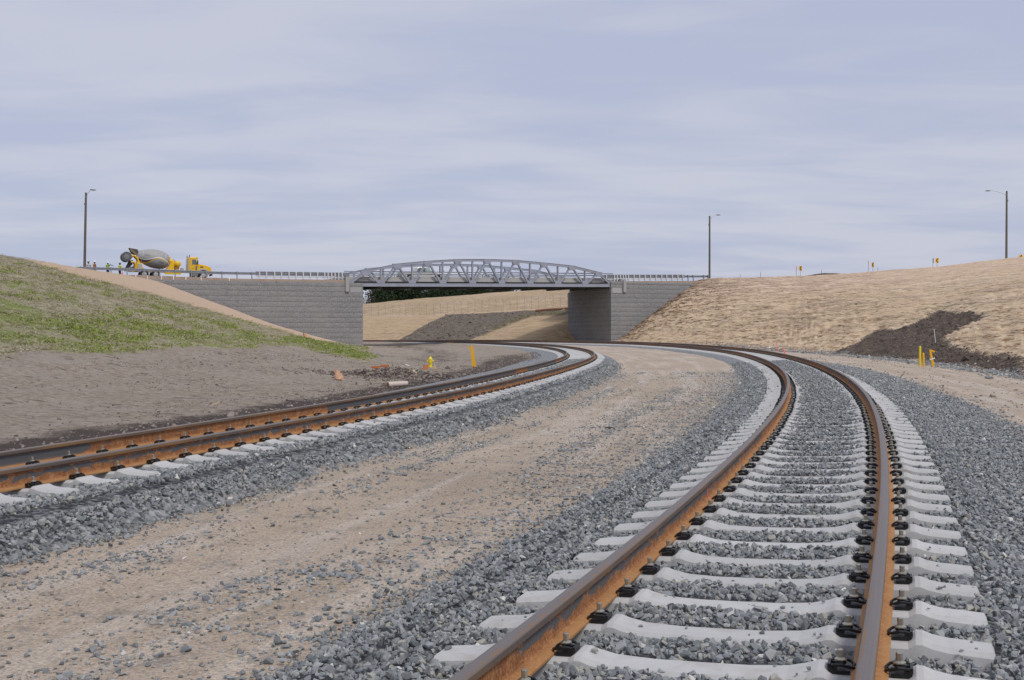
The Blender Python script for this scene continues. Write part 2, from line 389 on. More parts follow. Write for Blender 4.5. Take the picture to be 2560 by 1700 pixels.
def m_wall():
    k = NT('stone_faced_wall'); p = k.pos()
    v = k.voro(p, 10.0, out='Color', stretch=(1, 1, 1.5)); g = k.n('ShaderNodeSeparateColor'); k.l(v, g.inputs[0])
    f = k.noise(p, 5, 6, .8); vd = k.voro(p, 10.0, stretch=(1, 1, 1.5))
    col = k.ramp(g.outputs[1], [(0, (.20, .20, .203)), (.5, (.275, .275, .278)), (1, (.36, .36, .36))])
    col = k.mix(.7, col, k.mix(f, (.55, .55, .55), (1.42, 1.42, 1.42)), 'MULTIPLY')
    col = k.mix(k.math('MULTIPLY', k.ss(vd, .35, .6), .4), col, (.17, .17, .172))
    col = k.mix(k.math('MULTIPLY', k.ss(k.noise(p, .35, 4, .6), .4, .7), .35), col, (.33, .325, .318))
    return k.done(col, .9, 0, k.bump(k.math('SUBTRACT', f, vd), .5, .05), spec=.2)
M_WALL = m_wall()
M_STEEL = plain('bridge_grey_paint', (.315, .335, .40), .5, .15, .10, 1.5, dirt=(.25, .262, .30))
M_GALV = plain('galvanised_steel', (.30, .315, .345), .45, .5, .15, 3)
M_GALV2 = plain('pale_galvanised_posts', (.60, .61, .62), .5, .2, .12, 3)
M_DECK = m_concrete('deck_concrete', (.34, .33, .32), (.45, .44, .42))
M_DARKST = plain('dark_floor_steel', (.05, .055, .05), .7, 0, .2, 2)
M_ASPHALT = plain('asphalt', (.055, .055, .056), .9, 0, .25, 4)
M_DIRT = plain('verge_dirt', (.36, .29, .235), .95, 0, .22, 1.2, spec=.1)
M_YEL = plain('truck_yellow', (.80, .48, .012), .38, 0, .06, 1.2, dirt=(.60, .36, .03))
M_YPOST = plain('yellow_plastic', (.83, .43, .008), .5, 0, .08, 3)
M_YLEM = plain('lemon_yellow_paint', (.80, .62, .02), .45, 0, .08, 4)
M_BLACK = plain('rubber_black', (.022, .022, .023), .75, 0, .25, 4)
M_GREY = plain('machine_grey', (.20, .20, .20), .6, 0, .2, 3)
M_LGREY = plain('light_grey_fender', (.42, .42, .41), .55, 0, .1, 3)
M_CHUTE = plain('dirty_chute_steel', (.085, .078, .068), .75, .2, .3, 5)
M_TANST = plain('dusty_hopper', (.22, .16, .09), .8, 0, .3, 4)
M_CHROME = plain('exhaust_chrome', (.55, .55, .56), .2, .9, .05, 3)
M_GLASS = plain('window_glass', (.11, .15, .16), .08, 0, .1, 1, spec=.8)
M_PALEGL = plain('tinted_windscreen', (.33, .45, .44), .08, 0, .1, 1, spec=.8)
M_SILVER = plain('silver_car_paint', (.62, .62, .58), .35, .35, .06, 1.5)
M_WOODP = plain('weathered_pole_wood', (.135, .125, .10), .9, 0, .25, 2)
M_WHITE = plain('white_stake_paint', (.78, .75, .72), .6, 0, .08, 6)
M_PINK = plain('fluorescent_pink_paint', (.95, .23, .22), .5, 0, .05, 6)
M_SIGNBLK = plain('sign_black', (.02, .02, .02), .5, 0, .1, 5)
M_SIGNY = plain('sign_yellow', (.85, .45, .01), .45, 0, .06, 4)
M_SIGNB = plain('sign_back_aluminium', (.16, .16, .17), .5, .4, .1, 4)
M_BARK = plain('bark', (.075, .06, .05), .95, 0, .25, 2)
M_TIMBER = plain('sawn_timber', (.52, .35, .22), .8, 0, .15, 6)
M_TIMBER2 = plain('orange_brown_brick', (.42, .145, .05), .85, 0, .2, 9)
M_BOARD = plain('pale_plywood', (.46, .36, .25), .85, 0, .12, 5)
M_CARD = plain('torn_paper_bag', (.62, .38, .24), .8, 0, .15, 8)
M_PALELOG = plain('pale_stripped_log', (.60, .50, .45), .8, 0, .12, 7)
M_LOGEND = plain('log_end_grain', (.27, .14, .045), .85, 0, .3, 14)
M_PLASTIC = plain('white_plastic_scrap', (.72, .73, .75), .35, 0, .05, 9)
def m_leaf(name, a, b):
    k = NT(name); n = k.noise(k.pos(), .6, 3, .6); f = k.noise(k.pos(), 4, 2, .6)
    return k.done(k.mix(k.math('MULTIPLY_ADD', f, .5, k.math('MULTIPLY', n, .5)), a, b), .8, spec=.15)
M_PINE = m_leaf('evergreen_needles', (.016, .028, .015), (.06, .088, .042))
M_GRASS = m_leaf('grass_blades', (.17, .215, .035), (.33, .385, .10))
M_STRAW = m_leaf('straw_blades', (.33, .285, .19), (.58, .51, .38))

# ------------------------------------------------------------------ the two curved tracks (centre lines in plan, s along, d to the right)
class Line:
    def __init__(s, x0, y0, h0, ks, kk, zs, zz, e, s0, s1):
        ss = np.arange(s0, s1, .1); k = np.interp(ss, ks, kk) / 100.0
        h = np.concatenate([[0], -np.cumsum((k[1:] + k[:-1]) / 2 * .1)]); i0 = int(round(-s0 / .1)); h = h - h[i0] + h0
        hm = (h[1:] + h[:-1]) / 2
        x = np.concatenate([[0], np.cumsum(np.sin(hm) * .1)]); y = np.concatenate([[0], np.cumsum(np.cos(hm) * .1)])
        s.ss, s.h, s.x, s.y = ss, h, x - x[i0] + x0, y - y[i0] + y0
        z = np.interp(ss, zs, zz); w = np.ones(121) / 121.0
        s.z = np.convolve(np.pad(z, 60, mode='edge'), w, 'valid'); s.e = e
    def at(s, q, d, dz=0.0):
        x, y, h, z = (np.interp(q, s.ss, a) for a in (s.x, s.y, s.h, s.z))
        return x + d * np.cos(h), y - d * np.sin(h), z + dz
    def head(s, q): return float(np.interp(q, s.ss, s.h))
    def roll(s, d): return s.e * (d + .755) / 1.51                  # cross fall of the tilted track
    def locate(s, x, y):
        i = np.argmin((s.x[None, ::5] - np.ravel(x)[:, None]) ** 2 + (s.y[None, ::5] - np.ravel(y)[:, None]) ** 2, axis=1) * 5
        d = (np.ravel(x) - s.x[i]) * np.cos(s.h[i]) - (np.ravel(y) - s.y[i]) * np.sin(s.h[i])
        return s.ss[i].reshape(np.shape(x)), d.reshape(np.shape(x))
T1 = Line(.0973, 3.0, .3579, [0, 20, 40, 60, 80, 110, 150, 200, 260], [.4289, .4839, .4714, .5293, .5298, .5418, .5523, .5536, .5536],
          [0, 15, 30, 60, 100, 150, 200, 260], [0, .063, .041, .083, -.017, -.394, -.908, -1.216], .056, -14, 262)
T2 = Line(-5.7611, 8.0, .2977, [0, 15, 30, 45, 60, 80, 110, 160, 220], [.4109, .4642, .4552, .4114, .4235, .4073, .417, .428, .4291],
          [0, 15, 30, 60, 100, 150, 220], [.074, .041, .06, -.101, -.309, -.587, -1.208], .074, -24, 225)
SPACING = 0.60

# road frame: near truss runs along E from point A, N points away from the camera
A0 = np.array([-20.43, 138.0]); E0 = np.array([.9107, .4134]); N0 = np.array([-.4134, .9107]); PANEL = 4.18
RZ_S = [-80, -28, -15, 0, 38, 52, 68, 110]; RZ_Z = [7.7, 7.50, 7.27, 7.38, 7.88, 8.15, 8.5, 9.6]
def road_z(s): return np.interp(s, RZ_S, RZ_Z)
def RP(s, n, z): return (A0[0] + E0[0] * s + N0[0] * n, A0[1] + E0[1] * s + N0[1] * n, z)
RDIR = math.atan2(E0[1], E0[0])

# ------------------------------------------------------------------ terrain
def sgrid(line, s, d, zf):
    S, D = np.meshgrid(s, d, indexing='ij'); X, Y, Z = line.at(S, D); return S, D, X, Y, zf(S, D, X, Y, Z)
def stations(s0, s1, near, fine, coarse):
    a = np.arange(s0, near, fine); b = np.arange(near, s1 + coarse, coarse); return np.concatenate([a, b])
gx = np.concatenate([[-3000, -1200, -500], np.linspace(-300, 300, 41), [500, 1200, 3000]])
gy = np.concatenate([[-1500, -500, -120], np.linspace(-60, 620, 47), [1000, 2000, 5000]])
GX, GY = np.meshgrid(gx, gy, indexing='ij')
tag(link('ground', grid_mesh('ground', GX, GY, np.full_like(GX, -2.2) + .15 * fbm(GX * .05, GY * .05), M_GROUND)), kind='structure')

def bed(name, line, dl, dr, zl, zr, s0, s1):
    d = np.array([dl, dl * .8 - .27, -1.75, -1.3, -.9, -.4, 0, .4, .9, 1.3, 1.75, dr * .8 + .3, dr])
    base = np.array([zl - .03, zl * .6 - .13, -.285, -.29, -.315, -.315, -.315, -.315, -.315, -.29, -.285, zr * .6 - .13, zr - .03])
    def zf(S, D, X, Y, Z):
        z = Z + np.interp(D, d, base) + np.where(np.abs(D) < 1.6, line.roll(D), line.roll(0) * 0.5)
        z = z + .035 * np.clip((S - 10) / 12, 0, 1) * np.clip((.62 - np.abs(D)) / .2, 0, 1)
        return z + .03 * fbm(X * 1.7, Y * 1.7)
    S, D, X, Y, Z = sgrid(line, stations(s0, s1, 60, .5, 1.5), d, zf)
    edge = np.maximum(np.abs(D) / np.where(D < 0, abs(dl), dr) - .55, 0) * 2.2
    me = grid_mesh(name, X, Y, Z, M_BALLAST, {'s': S, 'd': D, 'edge': edge})
    return tag(link(name, me), kind='structure')
bed('ballast_bed', T1, -2.25, 3.3, -.48, -.52, -13, 250)
bed('ballast_bed', T2, -3.6, 2.1, -.52, -.52, -23, 224)

# service road between the tracks
s = stations(-20, 200, 60, .35, 1.5); f = np.linspace(0, 1, 29)
S, F = np.meshgrid(s, f, indexing='ij')
xa, ya, za = T2.at(S, 1.72, -.405)
s1_, _ = T1.locate(xa, ya)
xb, yb, zb = T1.at(s1_, -1.85, -.37)
X, Y = xa + (xb - xa) * F, ya + (yb - ya) * F
W = np.hypot(xb - xa, yb - ya)
Z = za + (zb - za) * F + .05 * fbm(X * .35, Y * .35) + .02 * fbm(X * 1.6, Y * 1.6) - .03 * np.exp(-((F - .45) / .12) ** 2)
ROADM = (s, f, X, Y, Z)
tag(link('service_road', grid_mesh('service_road', X, Y, Z, M_SAND, {'s': S, 'd': F * W})), kind='structure')
# service road on the outside of the near track
d = np.linspace(2.8, 10.5, 22)
S, D, X, Y, Z = sgrid(T1, stations(-13, 175, 60, .5, 1.5), d, lambda S, D, X, Y, Z: Z - .43 - .02 * (D - 3) + .05 * fbm(X * .4, Y * .4) + .02 * fbm(X * 1.7, Y * 1.7))
ROADR = (S[:, 0], d, X, Y, Z)
tag(link('service_road', grid_mesh('service_road', X, Y, Z, M_SAND, {'s': S, 'd': D})), kind='structure')

# left embankment: bare ditch bank, straw and grass slope, tan mat next to the wall
LS = np.array([-30, 10, 30, 60, 85, 110, 128, 175.]); LD = np.array([2.6, 4, 6, 9, 13, 17, 21, 25, 31, 37, 40, 44, 60, 120.])
LT = np.array([[-.44, -.55, -.5, -.3, .15, .95, 2.0, 3.1, 4.8, 6.3, 6.6, 6.8, 7.0, 7.1],
               [-.44, -.55, -.5, -.35, .1, .9, 2.0, 3.1, 4.8, 6.3, 6.6, 6.8, 7.0, 7.1],
               [-.44, -.58, -.58, -.42, .02, .75, 1.8, 2.95, 4.65, 6.2, 6.5, 6.7, 6.9, 7.1],
               [-.44, -.6, -.75, -.78, -.45, .0, .95, 2.2, 4.2, 6.0, 6.35, 6.5, 6.9, 7.1],
               [-.46, -.65, -.85, -.92, -.78, -.4, .5, 1.75, 3.9, 5.9, 6.3, 6.5, 7.0, 7.1],
               [-.5, -.7, -.95, -1.05, -1.0, -.7, .3, 1.5, 3.7, 6.0, 6.5, 6.8, 7.1, 7.1],
               [-.55, -.75, -1.0, -1.1, -1.1, -.76, .35, 1.5, 3.5, 6.0, 6.7, 7.0, 7.1, 7.1],
               [-.6, -.8, -1.0, -1.1, -1.1, -1.1, -1.0, -.9, -.8, -.8, -.8, -.8, -.8, -.8]])
def left_z(S, D):
    """D positive to the left of the far track"""
    si = np.clip(np.searchsorted(LS, S) - 1, 0, len(LS) - 2); ft = np.clip((S - LS[si]) / (LS[si + 1] - LS[si]), 0, 1)
    rows = np.stack([np.interp(D, LD, r) for r in LT], 0)
    z = np.take_along_axis(rows, si[None], 0)[0] * (1 - ft) + np.take_along_axis(rows, si[None] + 1, 0)[0] * ft
    return z
def left_h(S, D, X, Y):
    z = left_z(S, D) + np.clip((D - 3) / 8, 0, 1) * (.35 * fbm(X * .12, Y * .12) + .10 * fbm(X * .6, Y * .6)) + .07 * fbm(X * 1.5 + 9, Y * 1.5) * np.clip((D - 2.2) / 2, 0, 1) + .10 * fbm(X * 2.6, Y * 2.6) * np.clip((D - 2.9) / 1.5, 0, 1) * np.clip((24 - D) / 6, 0, 1)
    sr = (X - A0[0]) * E0[0] + (Y - A0[1]) * E0[1]; nr = (X - A0[0]) * N0[0] + (Y - A0[1]) * N0[1]
    behind = np.clip((nr + .35) / .3, 0, 1) * np.clip((sr + 33) / 2, 0, 1)     # everything behind the retaining wall face stays low
    return z * (1 - behind) + np.minimum(z, -.9) * behind
D_ = np.concatenate([np.arange(2.9, 14, .3), np.arange(14, 46, .5), [48, 52, 60, 80, 120]])
S_ = np.concatenate([np.arange(-22, 60, .5), np.arange(60, 172, .7)])
S, D = np.meshgrid(S_, D_, indexing='ij'); X, Y, Z0 = T2.at(S, -D)
Z = left_h(S, D, X, Y)
LEFTM = (S_, D_, X, Y, Z)
def poly_mask(px, py, poly):
    inside = np.zeros(px.shape, bool); n = len(poly)
    for i in range(n):
        (x1, y1), (x2, y2) = poly[i], poly[(i + 1) % n]
        c = ((y1 > py) != (y2 > py)) & (px < (x2 - x1) * (py - y1) / (y2 - y1 + 1e-12) + x1); inside ^= c
    return inside
def seg_dist(px, py, poly):
    best = np.full(px.shape, 1e9); n = len(poly)
    for i in range(n):
        (x1, y1), (x2, y2) = poly[i], poly[(i + 1) % n]; dx, dy = x2 - x1, y2 - y1
        t = np.clip(((px - x1) * dx + (py - y1) * dy) / (dx * dx + dy * dy + 1e-9), 0, 1); best = np.minimum(best, np.hypot(px - x1 - t * dx, py - y1 - t * dy))
    return best
def soft(px, py, poly, w):
    d = seg_dist(px, py, poly); return np.clip(.5 + np.where(poly_mask(px, py, poly), d, -d) / (2 * w), 0, 1)
from mathutils.bvhtree import BVHTree
CAMP = Vector((0, 0, CAM_H)); PITCH = math.atan((850 - HORIZON) / FPX)
def tree_of(me): return BVHTree.FromPolygons([v.co[:] for v in me.vertices], [p.vertices[:] for p in me.polygons])
def ray(u, v):
    dx, dy = (u - 1280) / FPX, (850 - v) / FPX
    return Vector((dx, math.cos(PITCH) + dy * math.sin(PITCH), dy * math.cos(PITCH) - math.sin(PITCH))).normalized()
def hit(u, v, *trees):
    best = None
    for t in trees:
        h = t.ray_cast(CAMP, ray(u, v))
        if h[0] is not None and (best is None or h[3] < best[1]): best = (h[0], h[3])
    return best[0] if best else None
def down(x, y, *trees):
    zs = [h[0].z for h in (t.ray_cast(Vector((x, y, 60)), Vector((0, 0, -1))) for t in trees) if h[0] is not None]
    return max(zs) if zs else -1.0

# masks of the left embankment are polygons on the ground, found once on the bare surface
_tmp = grid_mesh('tmp', X, Y, Z, M_LEFT); BV_LEFT = tree_of(_tmp); bpy.data.meshes.remove(_tmp)
def ground_poly(pts, *trees):
    out = []
    for u, v in pts:
        h = next((q for q in (hit(u, v - k, *trees) for k in range(0, 30, 2)) if q is not None), None)
        if h is not None: out.append((h.x, h.y))
    return out
tan_low = ground_poly([(75, 652), (150, 677), (199, 693), (342, 728), (418, 746), (517, 775), (597, 799), (677, 820), (756, 842), (800, 856)], BV_LEFT)
tan_poly = tan_low + [RP(4, 2, 0)[:2], RP(-40, 30, 0)[:2], (-75, 90), (-50, 74)]
TAN = soft(X, Y, tan_poly, .35)
gr_edge = ground_poly([(-60, 905), (0, 893), (120, 880), (250, 885), (350, 878), (480, 868), (600, 872), (690, 862), (760, 868), (850, 893), (920, 905)], BV_LEFT)
grass_poly = gr_edge + [RP(2, -1, 0)[:2], RP(-60, 40, 0)[:2], (-130, 60), (-70, 10)]
GRASS = soft(X, Y, grass_poly, 1.3)
band_d = np.interp(S, [0, 40, 90, 128], [25, 24, 22, 20])
GREEN = np.clip(.21 + .45 * np.exp(-((D - band_d + 5) / 4.5) ** 2) + .1 * np.exp(-((D - band_d - 4) / 5) ** 2) - .25 * (D > 33), 0, 1)
tip = ground_poly([(740, 842), (800, 853), (870, 872), (940, 894), (900, 897), (840, 886), (780, 868)], BV_LEFT)
GREEN = np.maximum(GREEN, 1.3 * soft(X, Y, tip, .8)); GRASS = np.maximum(GRASS, soft(X, Y, tip, .5))
DARK = np.clip(1.15 - np.abs(D - 4.2) / 2.0, 0, 1) * np.clip(1.4 - (S - 45) / 30, .25, 1) + .55 * np.exp(-((D - 9.5) / 3.5) ** 2) * np.clip((S - 48) / 15, 0, 1)
me = grid_mesh('embankment', X, Y, Z, M_LEFT, {'s': S, 'd': D, 'tan': TAN, 'grass': GRASS, 'green': GREEN, 'dark': DARK})
tag(link('embankment', me), kind='structure'); LEFT_ATTR = (S, D, X, Y, Z, GRASS * (1 - TAN), GREEN, DARK)

# right embankment: straw slope rising from the outer service road to the crest beside the upper road
_B = np.array([(14.2, 154.6, -.6), (15, 135, -.6), (19.4, 106, -.5), (21.7, 88, -.47), (22.3, 76, -.45), (21.6, 55, -.45), (18.6, 39.5, -.42), (14.2, 22, -.4), (9, 6, -.4), (2, -16, -.4)])
_C = np.array([(26.6, 159.9, 8.05), (29, 160.5, 8.45), (34, 160.5, 8.6), (42, 158.5, 8.7), (49, 156.5, 9.05), (60, 155, 9.9), (72, 154, 11.3), (90, 148, 12.2), (110, 135, 12.6), (130, 105, 12.8)])
lam = np.linspace(0, 9, 300); tt = np.concatenate([np.linspace(0, 1, 150), [1.02, 1.05, 1.08, 1.11, 1.14, 1.18, 1.3, 1.7]])
LAM, TT = np.meshgrid(lam, tt, indexing='ij')
def cr(P, l):
    i = np.clip(np.floor(l).astype(int), 0, len(P) - 2); f = (l - i)[..., None]
    p0, p1, p2, p3 = P[np.maximum(i - 1, 0)], P[i], P[i + 1], P[np.minimum(i + 2, len(P) - 1)]
    return .5 * (2 * p1 + (p2 - p0) * f + (2 * p0 - 5 * p1 + 4 * p2 - p3) * f ** 2 + (3 * p1 - p0 - 3 * p2 + p3) * f ** 3)
PB, PC = cr(_B, LAM), cr(_C, LAM); P = PB + (PC - PB) * TT[..., None]
prof = np.interp(TT, [0, .08, .9, 1, 1.1, 1.7], [0, .055, .91, 1, .99, .99])
X, Y = P[..., 0], P[..., 1]; Z = PB[..., 2] + (PC[..., 2] - PB[..., 2]) * prof
amp = np.clip(TT * 6, 0, 1) * np.clip((LAM) / .6, 0, 1)
Z = Z + amp * (.3 * fbm(X * .07, Y * .07) + .13 * fbm(X * .5, Y * .5) + .06 * fbm(X * 1.4, Y * 1.4))
Z = Z - .14 * amp * np.clip(1.15 - TT, 0, 1) * np.clip(np.abs(fbm(LAM * 9 + TT * 3.5, TT * 2.2 + 40)) * -9 + 1, 0, 1)
# dark spoil heap along the crest and dark cut at the foot
heap = np.exp(-((LAM - 3.4) / .62) ** 2) * np.exp(-((TT - 1.10) / .06) ** 2)
Z = Z + .8 * heap
_tmp = grid_mesh('tmp', X, Y, Z, M_RIGHT); BV_R0 = tree_of(_tmp); bpy.data.meshes.remove(_tmp)
zz6 = lambda pts: [(2000 + a / 2.9036, 440 + b / 2.9036) for a, b in pts]
dark_poly = ground_poly(zz6([(215, 1292), (440, 1190), (560, 1108), (680, 1118), (800, 1088), (1000, 962), (1130, 985), (1400, 1000), (1280, 1052), (1040, 1150), (1030, 1168), (1110, 1212), (1400, 1277), (1626, 1310), (1626, 1440), (1200, 1368), (850, 1330), (500, 1296)]), BV_R0)
DK = soft(X, Y, dark_poly, 1.0)
Z = Z - .15 * DK + DK * (.9 * fbm(X * .35, Y * .35) + .35 * fbm(X * 1.1, Y * 1.1))
SL = np.hypot(PC[..., 0] - PB[..., 0], PC[..., 1] - PB[..., 1])
ARC = np.concatenate([np.zeros((1, len(tt))), np.cumsum(np.hypot(np.diff(X, axis=0), np.diff(Y, axis=0)), 0)], 0)
me = grid_mesh('embankment', X, Y, Z, M_RIGHT, {'s': ARC, 'd': TT * SL, 'upper': np.clip((TT - .55) * 4, 0, 1), 'band': np.exp(-((TT - .36) / .24) ** 2) * np.clip((LAM - .8) / 1.2, 0, 1),
     'dark': np.clip(DK + np.clip(heap * 3, 0, 1.4), 0, 1.4)})
tag(link('embankment', me), kind='structure'); BV_RIGHT = tree_of(me); RIGHT_ATTR = (X, Y, Z, TT, DK, LAM)
M_FARS = None
def m_far():
    k = NT('far_slope'); p = k.pos(); s = k.attr('s'); d = k.attr('d'); sd = k.vec(s, d)
    streak = k.noise(sd, 1.0, 6, .7, .4, (.3, 1.6, 1)); fine = k.noise(p, 1.8, 6, .75); big = k.noise(p, .05, 4, .6)
    col = k.mix(k.ss(streak, .3, .7), (.40, .29, .17), (.56, .42, .265))
    up = k.mix(k.ss(fine, .42, .62), (.30, .235, .17), (.60, .43, .23))
    up = k.mix(k.math('MULTIPLY', k.ss(k.noise(p, .35, 5, .7), .56, .7), .8), up, (.55, .45, .30))
    col = k.mix(k.attr('upper'), col, up)
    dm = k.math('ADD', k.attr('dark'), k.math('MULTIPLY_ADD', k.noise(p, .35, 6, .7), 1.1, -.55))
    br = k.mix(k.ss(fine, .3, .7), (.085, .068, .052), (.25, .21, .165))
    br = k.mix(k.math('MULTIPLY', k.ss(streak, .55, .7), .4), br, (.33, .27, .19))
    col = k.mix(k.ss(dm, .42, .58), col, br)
    col = k.mix(k.math('MULTIPLY', k.attr('olive'), .8), col, (.17, .145, .075))
    return k.done(col, .95, 0, k.bump(k.math('ADD', streak, fine), .7, .2), spec=.1)
M_FARS = m_far()
s = np.arange(112, 262, .8); d = np.array([6.5, 8, 9, 11, 13, 15, 17, 19, 21, 23, 24.5, 26, 28, 31, 34])
zz = np.array([-.55, -.5, -.2, .45, 1.1, 1.75, 2.4, 3.0, 3.6, 4.15, 4.45, 4.55, 4.6, 4.6, 4.6])
S, D, X, Y, Z = sgrid(T1, s, d, lambda S, D, X, Y, Z: (np.interp(D, d, zz) + .5) * np.interp(S, [150, 175, 215], [1.34, 1.20, 1.0]) - 1.4 + .3 * fbm(X * .1, Y * .1) + .12 * fbm(X * .6, Y * .6))
_nb = np.clip(((X - A0[0]) * N0[0] + (Y - A0[1]) * N0[1] - 9.5) / 5.0, 0, 1)      # the bank starts behind the bridge
Z = Z * _nb + np.minimum(Z, -.75) * (1 - _nb)
_tmp = grid_mesh('tmp', X, Y, Z, M_FARS); BV_F0 = tree_of(_tmp); bpy.data.meshes.remove(_tmp)
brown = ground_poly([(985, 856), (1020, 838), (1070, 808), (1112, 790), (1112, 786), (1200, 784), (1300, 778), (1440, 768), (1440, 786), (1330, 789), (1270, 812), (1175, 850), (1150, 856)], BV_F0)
olive = ground_poly([(1200, 842), (1250, 822), (1330, 792), (1430, 790), (1440, 770), (1360, 776), (1290, 790), (1230, 818)], BV_F0)
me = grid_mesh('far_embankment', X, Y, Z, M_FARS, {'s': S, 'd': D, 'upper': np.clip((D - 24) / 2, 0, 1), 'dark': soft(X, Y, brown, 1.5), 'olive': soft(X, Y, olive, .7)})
tag(link('far_embankment', me), kind='structure'); BV_FAR = tree_of(me); FAR_ATTR = (X, Y, Z, soft(X, Y, brown, .8))
# hill behind the fence
f = np.linspace(0, 1, 26); S, F = np.meshgrid(s, f, indexing='ij')
bx, by, _ = T1.at(S, 33.0); g = (S - 112) / 150.0
cx = 70 - 150 * g; cy = 282 + 20 * g; cz = np.minimum(7.7 + .078 * (cx + 40), 12.6 - np.clip(cx - 18, 0, 99) * .12)
X, Y = bx + (cx - bx) * F, by + (cy - by) * F
zb0 = 5.1 * np.interp(S, [150, 175, 215], [1.34, 1.20, 1.0]) - 1.5
Z = zb0 + (cz - zb0) * np.interp(F, [0, .1, .85, 1], [0, .07, .93, 1]) + np.clip(F * 5, 0, 1) * (.6 * fbm(X * .05, Y * .05) + .25 * fbm(X * .4, Y * .4))
HILL_ATTR = (X, Y, Z)
tag(link('hill', grid_mesh('hill', X, Y, Z, M_FARS, {'s': S, 'd': F * 60, 'upper': np.ones_like(X), 'dark': np.zeros_like(X), 'olive': np.zeros_like(X)})), kind='structure')
gx = np.linspace(-110, 75, 20); gy = np.linspace(0, 1, 6); GX, GF = np.meshgrid(gx, gy, indexing='ij'); GY = 300 - .05 * GX + GF * 200
tag(link('hill', grid_mesh('hill', GX, GY - 18, np.clip(7.0 + .07 * (GX + 40), 2, 10.5) - np.clip(GX - 18, 0, 99) * .12 - .4 - 3 * GF, M_FARS, {'s': GX, 'd': GY, 'upper': np.ones_like(GX), 'dark': np.zeros_like(GX), 'olive': np.zeros_like(GX)})), kind='structure')

# ------------------------------------------------------------------ upper road with its verges
def road_piece(name, s0, s1, n0, n1, dz, mat, thick=.3, kind='structure'):
    ss = np.arange(s0, s1 + .01, 2.0); mb = MB(); v = []
    for q in ss:
        z = float(road_z(q)) + dz
        for n, zz_ in ((n0, z), (n1, z), (n1, z - thick), (n0, z - thick)): v.append(RP(q, n, zz_))
    fs = [(0, 1, 2, 3), tuple((len(ss) - 1) * 4 + i for i in (3, 2, 1, 0))]
    for i in range(len(ss) - 1):
        for k in range(4): fs.append((i * 4 + k, i * 4 + (k + 1) % 4, i * 4 + 4 + (k + 1) % 4, i * 4 + 4 + k))
    mb.add(v, fs); return tag(mb.build(name, mat), kind=kind)
road_piece('road', -78, -1.0, 1.2, 12.5, -.03, M_ASPHALT)
road_piece('road', 38.8, 64, 1.2, 12.5, -.03, M_ASPHALT)
road_piece('road_verge', -78, -.6, -.05, 1.15, -.10, M_DIRT, .5)
road_piece('road_verge', 38.4, 62, -.05, 1.15, -.10, M_DIRT, .5)
road_piece('road_verge', -78, -1.0, 12.55, 20, -.10, M_DIRT, .5)
road_piece('road_verge', 38.8, 64, 12.55, 20, -.10, M_DIRT, .5)

# ------------------------------------------------------------------ railway tracks
RAILP = [(0, .0015), (.018, .001), (.030, -.003), (.0365, -.010), (.0358, -.038), (.012, -.049), (.0088, -.068), (.0088, -.140), (.014, -.158), (.076, -.174), (.076, -.186)]
RAILP = RAILP + [(-x, z) for x, z in RAILP[:0:-1]]
def rail_mesh(line, side, s0, s1, seed):
    off = side * .755; dz = line.e if side > 0 else 0.0
    q = np.concatenate([np.arange(s0, 30, .25), np.arange(30, s1, .6)]); n, m = len(q), len(RAILP)
    V = np.zeros((n, m, 3)); AS = np.zeros((n, m)); AZ = np.zeros((n, m)); AW = np.zeros((n, m))
    for j, (w, z) in enumerate(RAILP):
        x, y, zz_ = line.at(q, off + w); V[:, j] = np.stack([x, y, zz_ + dz + z], 1); AS[:, j] = q; AZ[:, j] = z; AW[:, j] = -side * w
    i = np.arange(n * m).reshape(n, m); j = np.roll(i, -1, 1)
    f = np.stack([i[:-1], j[:-1], j[1:], i[1:]], -1).reshape(-1, 4)
    me = bpy.data.meshes.new('rail'); me.from_pydata(V.reshape(-1, 3).tolist(), [], f.tolist() + [list(range(m - 1, -1, -1)), [(n - 1) * m + k for k in range(m)]])
    bm = bmesh.new(); bm.from_mesh(me); bmesh.ops.recalc_face_normals(bm, faces=bm.faces); bm.to_mesh(me); bm.free()
    me.materials.append(M_RAIL)
    for nme, a in (('s', AS), ('z', AZ), ('w', AW), ('seed', np.full((n, m), seed))): attr(me, nme, a)
    return me
# concrete sleeper, seat level z = 0
def sleeper_mesh(name, clips):
    xs = [0, .22, .40, .49, .535, .565, .60, .91, .945, .975, 1.02, 1.09, 1.2, 1.285, 1.295]
    zt = [-.026, -.025, -.014, .006, .022, .022, .0, .0, .022, .022, .004, -.010, -.018, -.026, -.045]
    prof = [(-x, z) for x, z in zip(xs[:0:-1], zt[:0:-1])] + list(zip(xs, zt)); mb = MB(); v = []; fs = []
    for x, z in prof:
        e = .012 if abs(x) < 1.29 else .05
        v += [(x, -.142 + e * .3, -.21), (x, -.116 + e * .3, z - .022), (x, -.092 + e * .2, z), (x, .092 - e * .2, z), (x, .116 - e * .3, z - .022), (x, .142 - e * .3, -.21)]
    n = len(prof)
    for i in range(n - 1):
        for k in range(6): fs.append((i * 6 + k, i * 6 + (k + 1) % 6, i * 6 + 6 + (k + 1) % 6, i * 6 + 6 + k))
    fs += [tuple(range(5, -1, -1)), tuple((n - 1) * 6 + k for k in range(6))]
    mb.add(v, fs)
    if clips:
        for sx in (-1, 1):
            for so in (-1, 1):
                x = sx * .755 + so * .12
                mb.box((x, 0, .020), (.085, .11, .03), 1); mb.box((x, -.045, .040), (.08, .016, .016), 1); mb.box((x, .045, .040), (.08, .016, .016), 1); mb.box((x, 0, .06), (.03, .03, .05), 2)
    return mb.mesh(name, [M_SLEEPER, M_CLIP, M_BOLT])
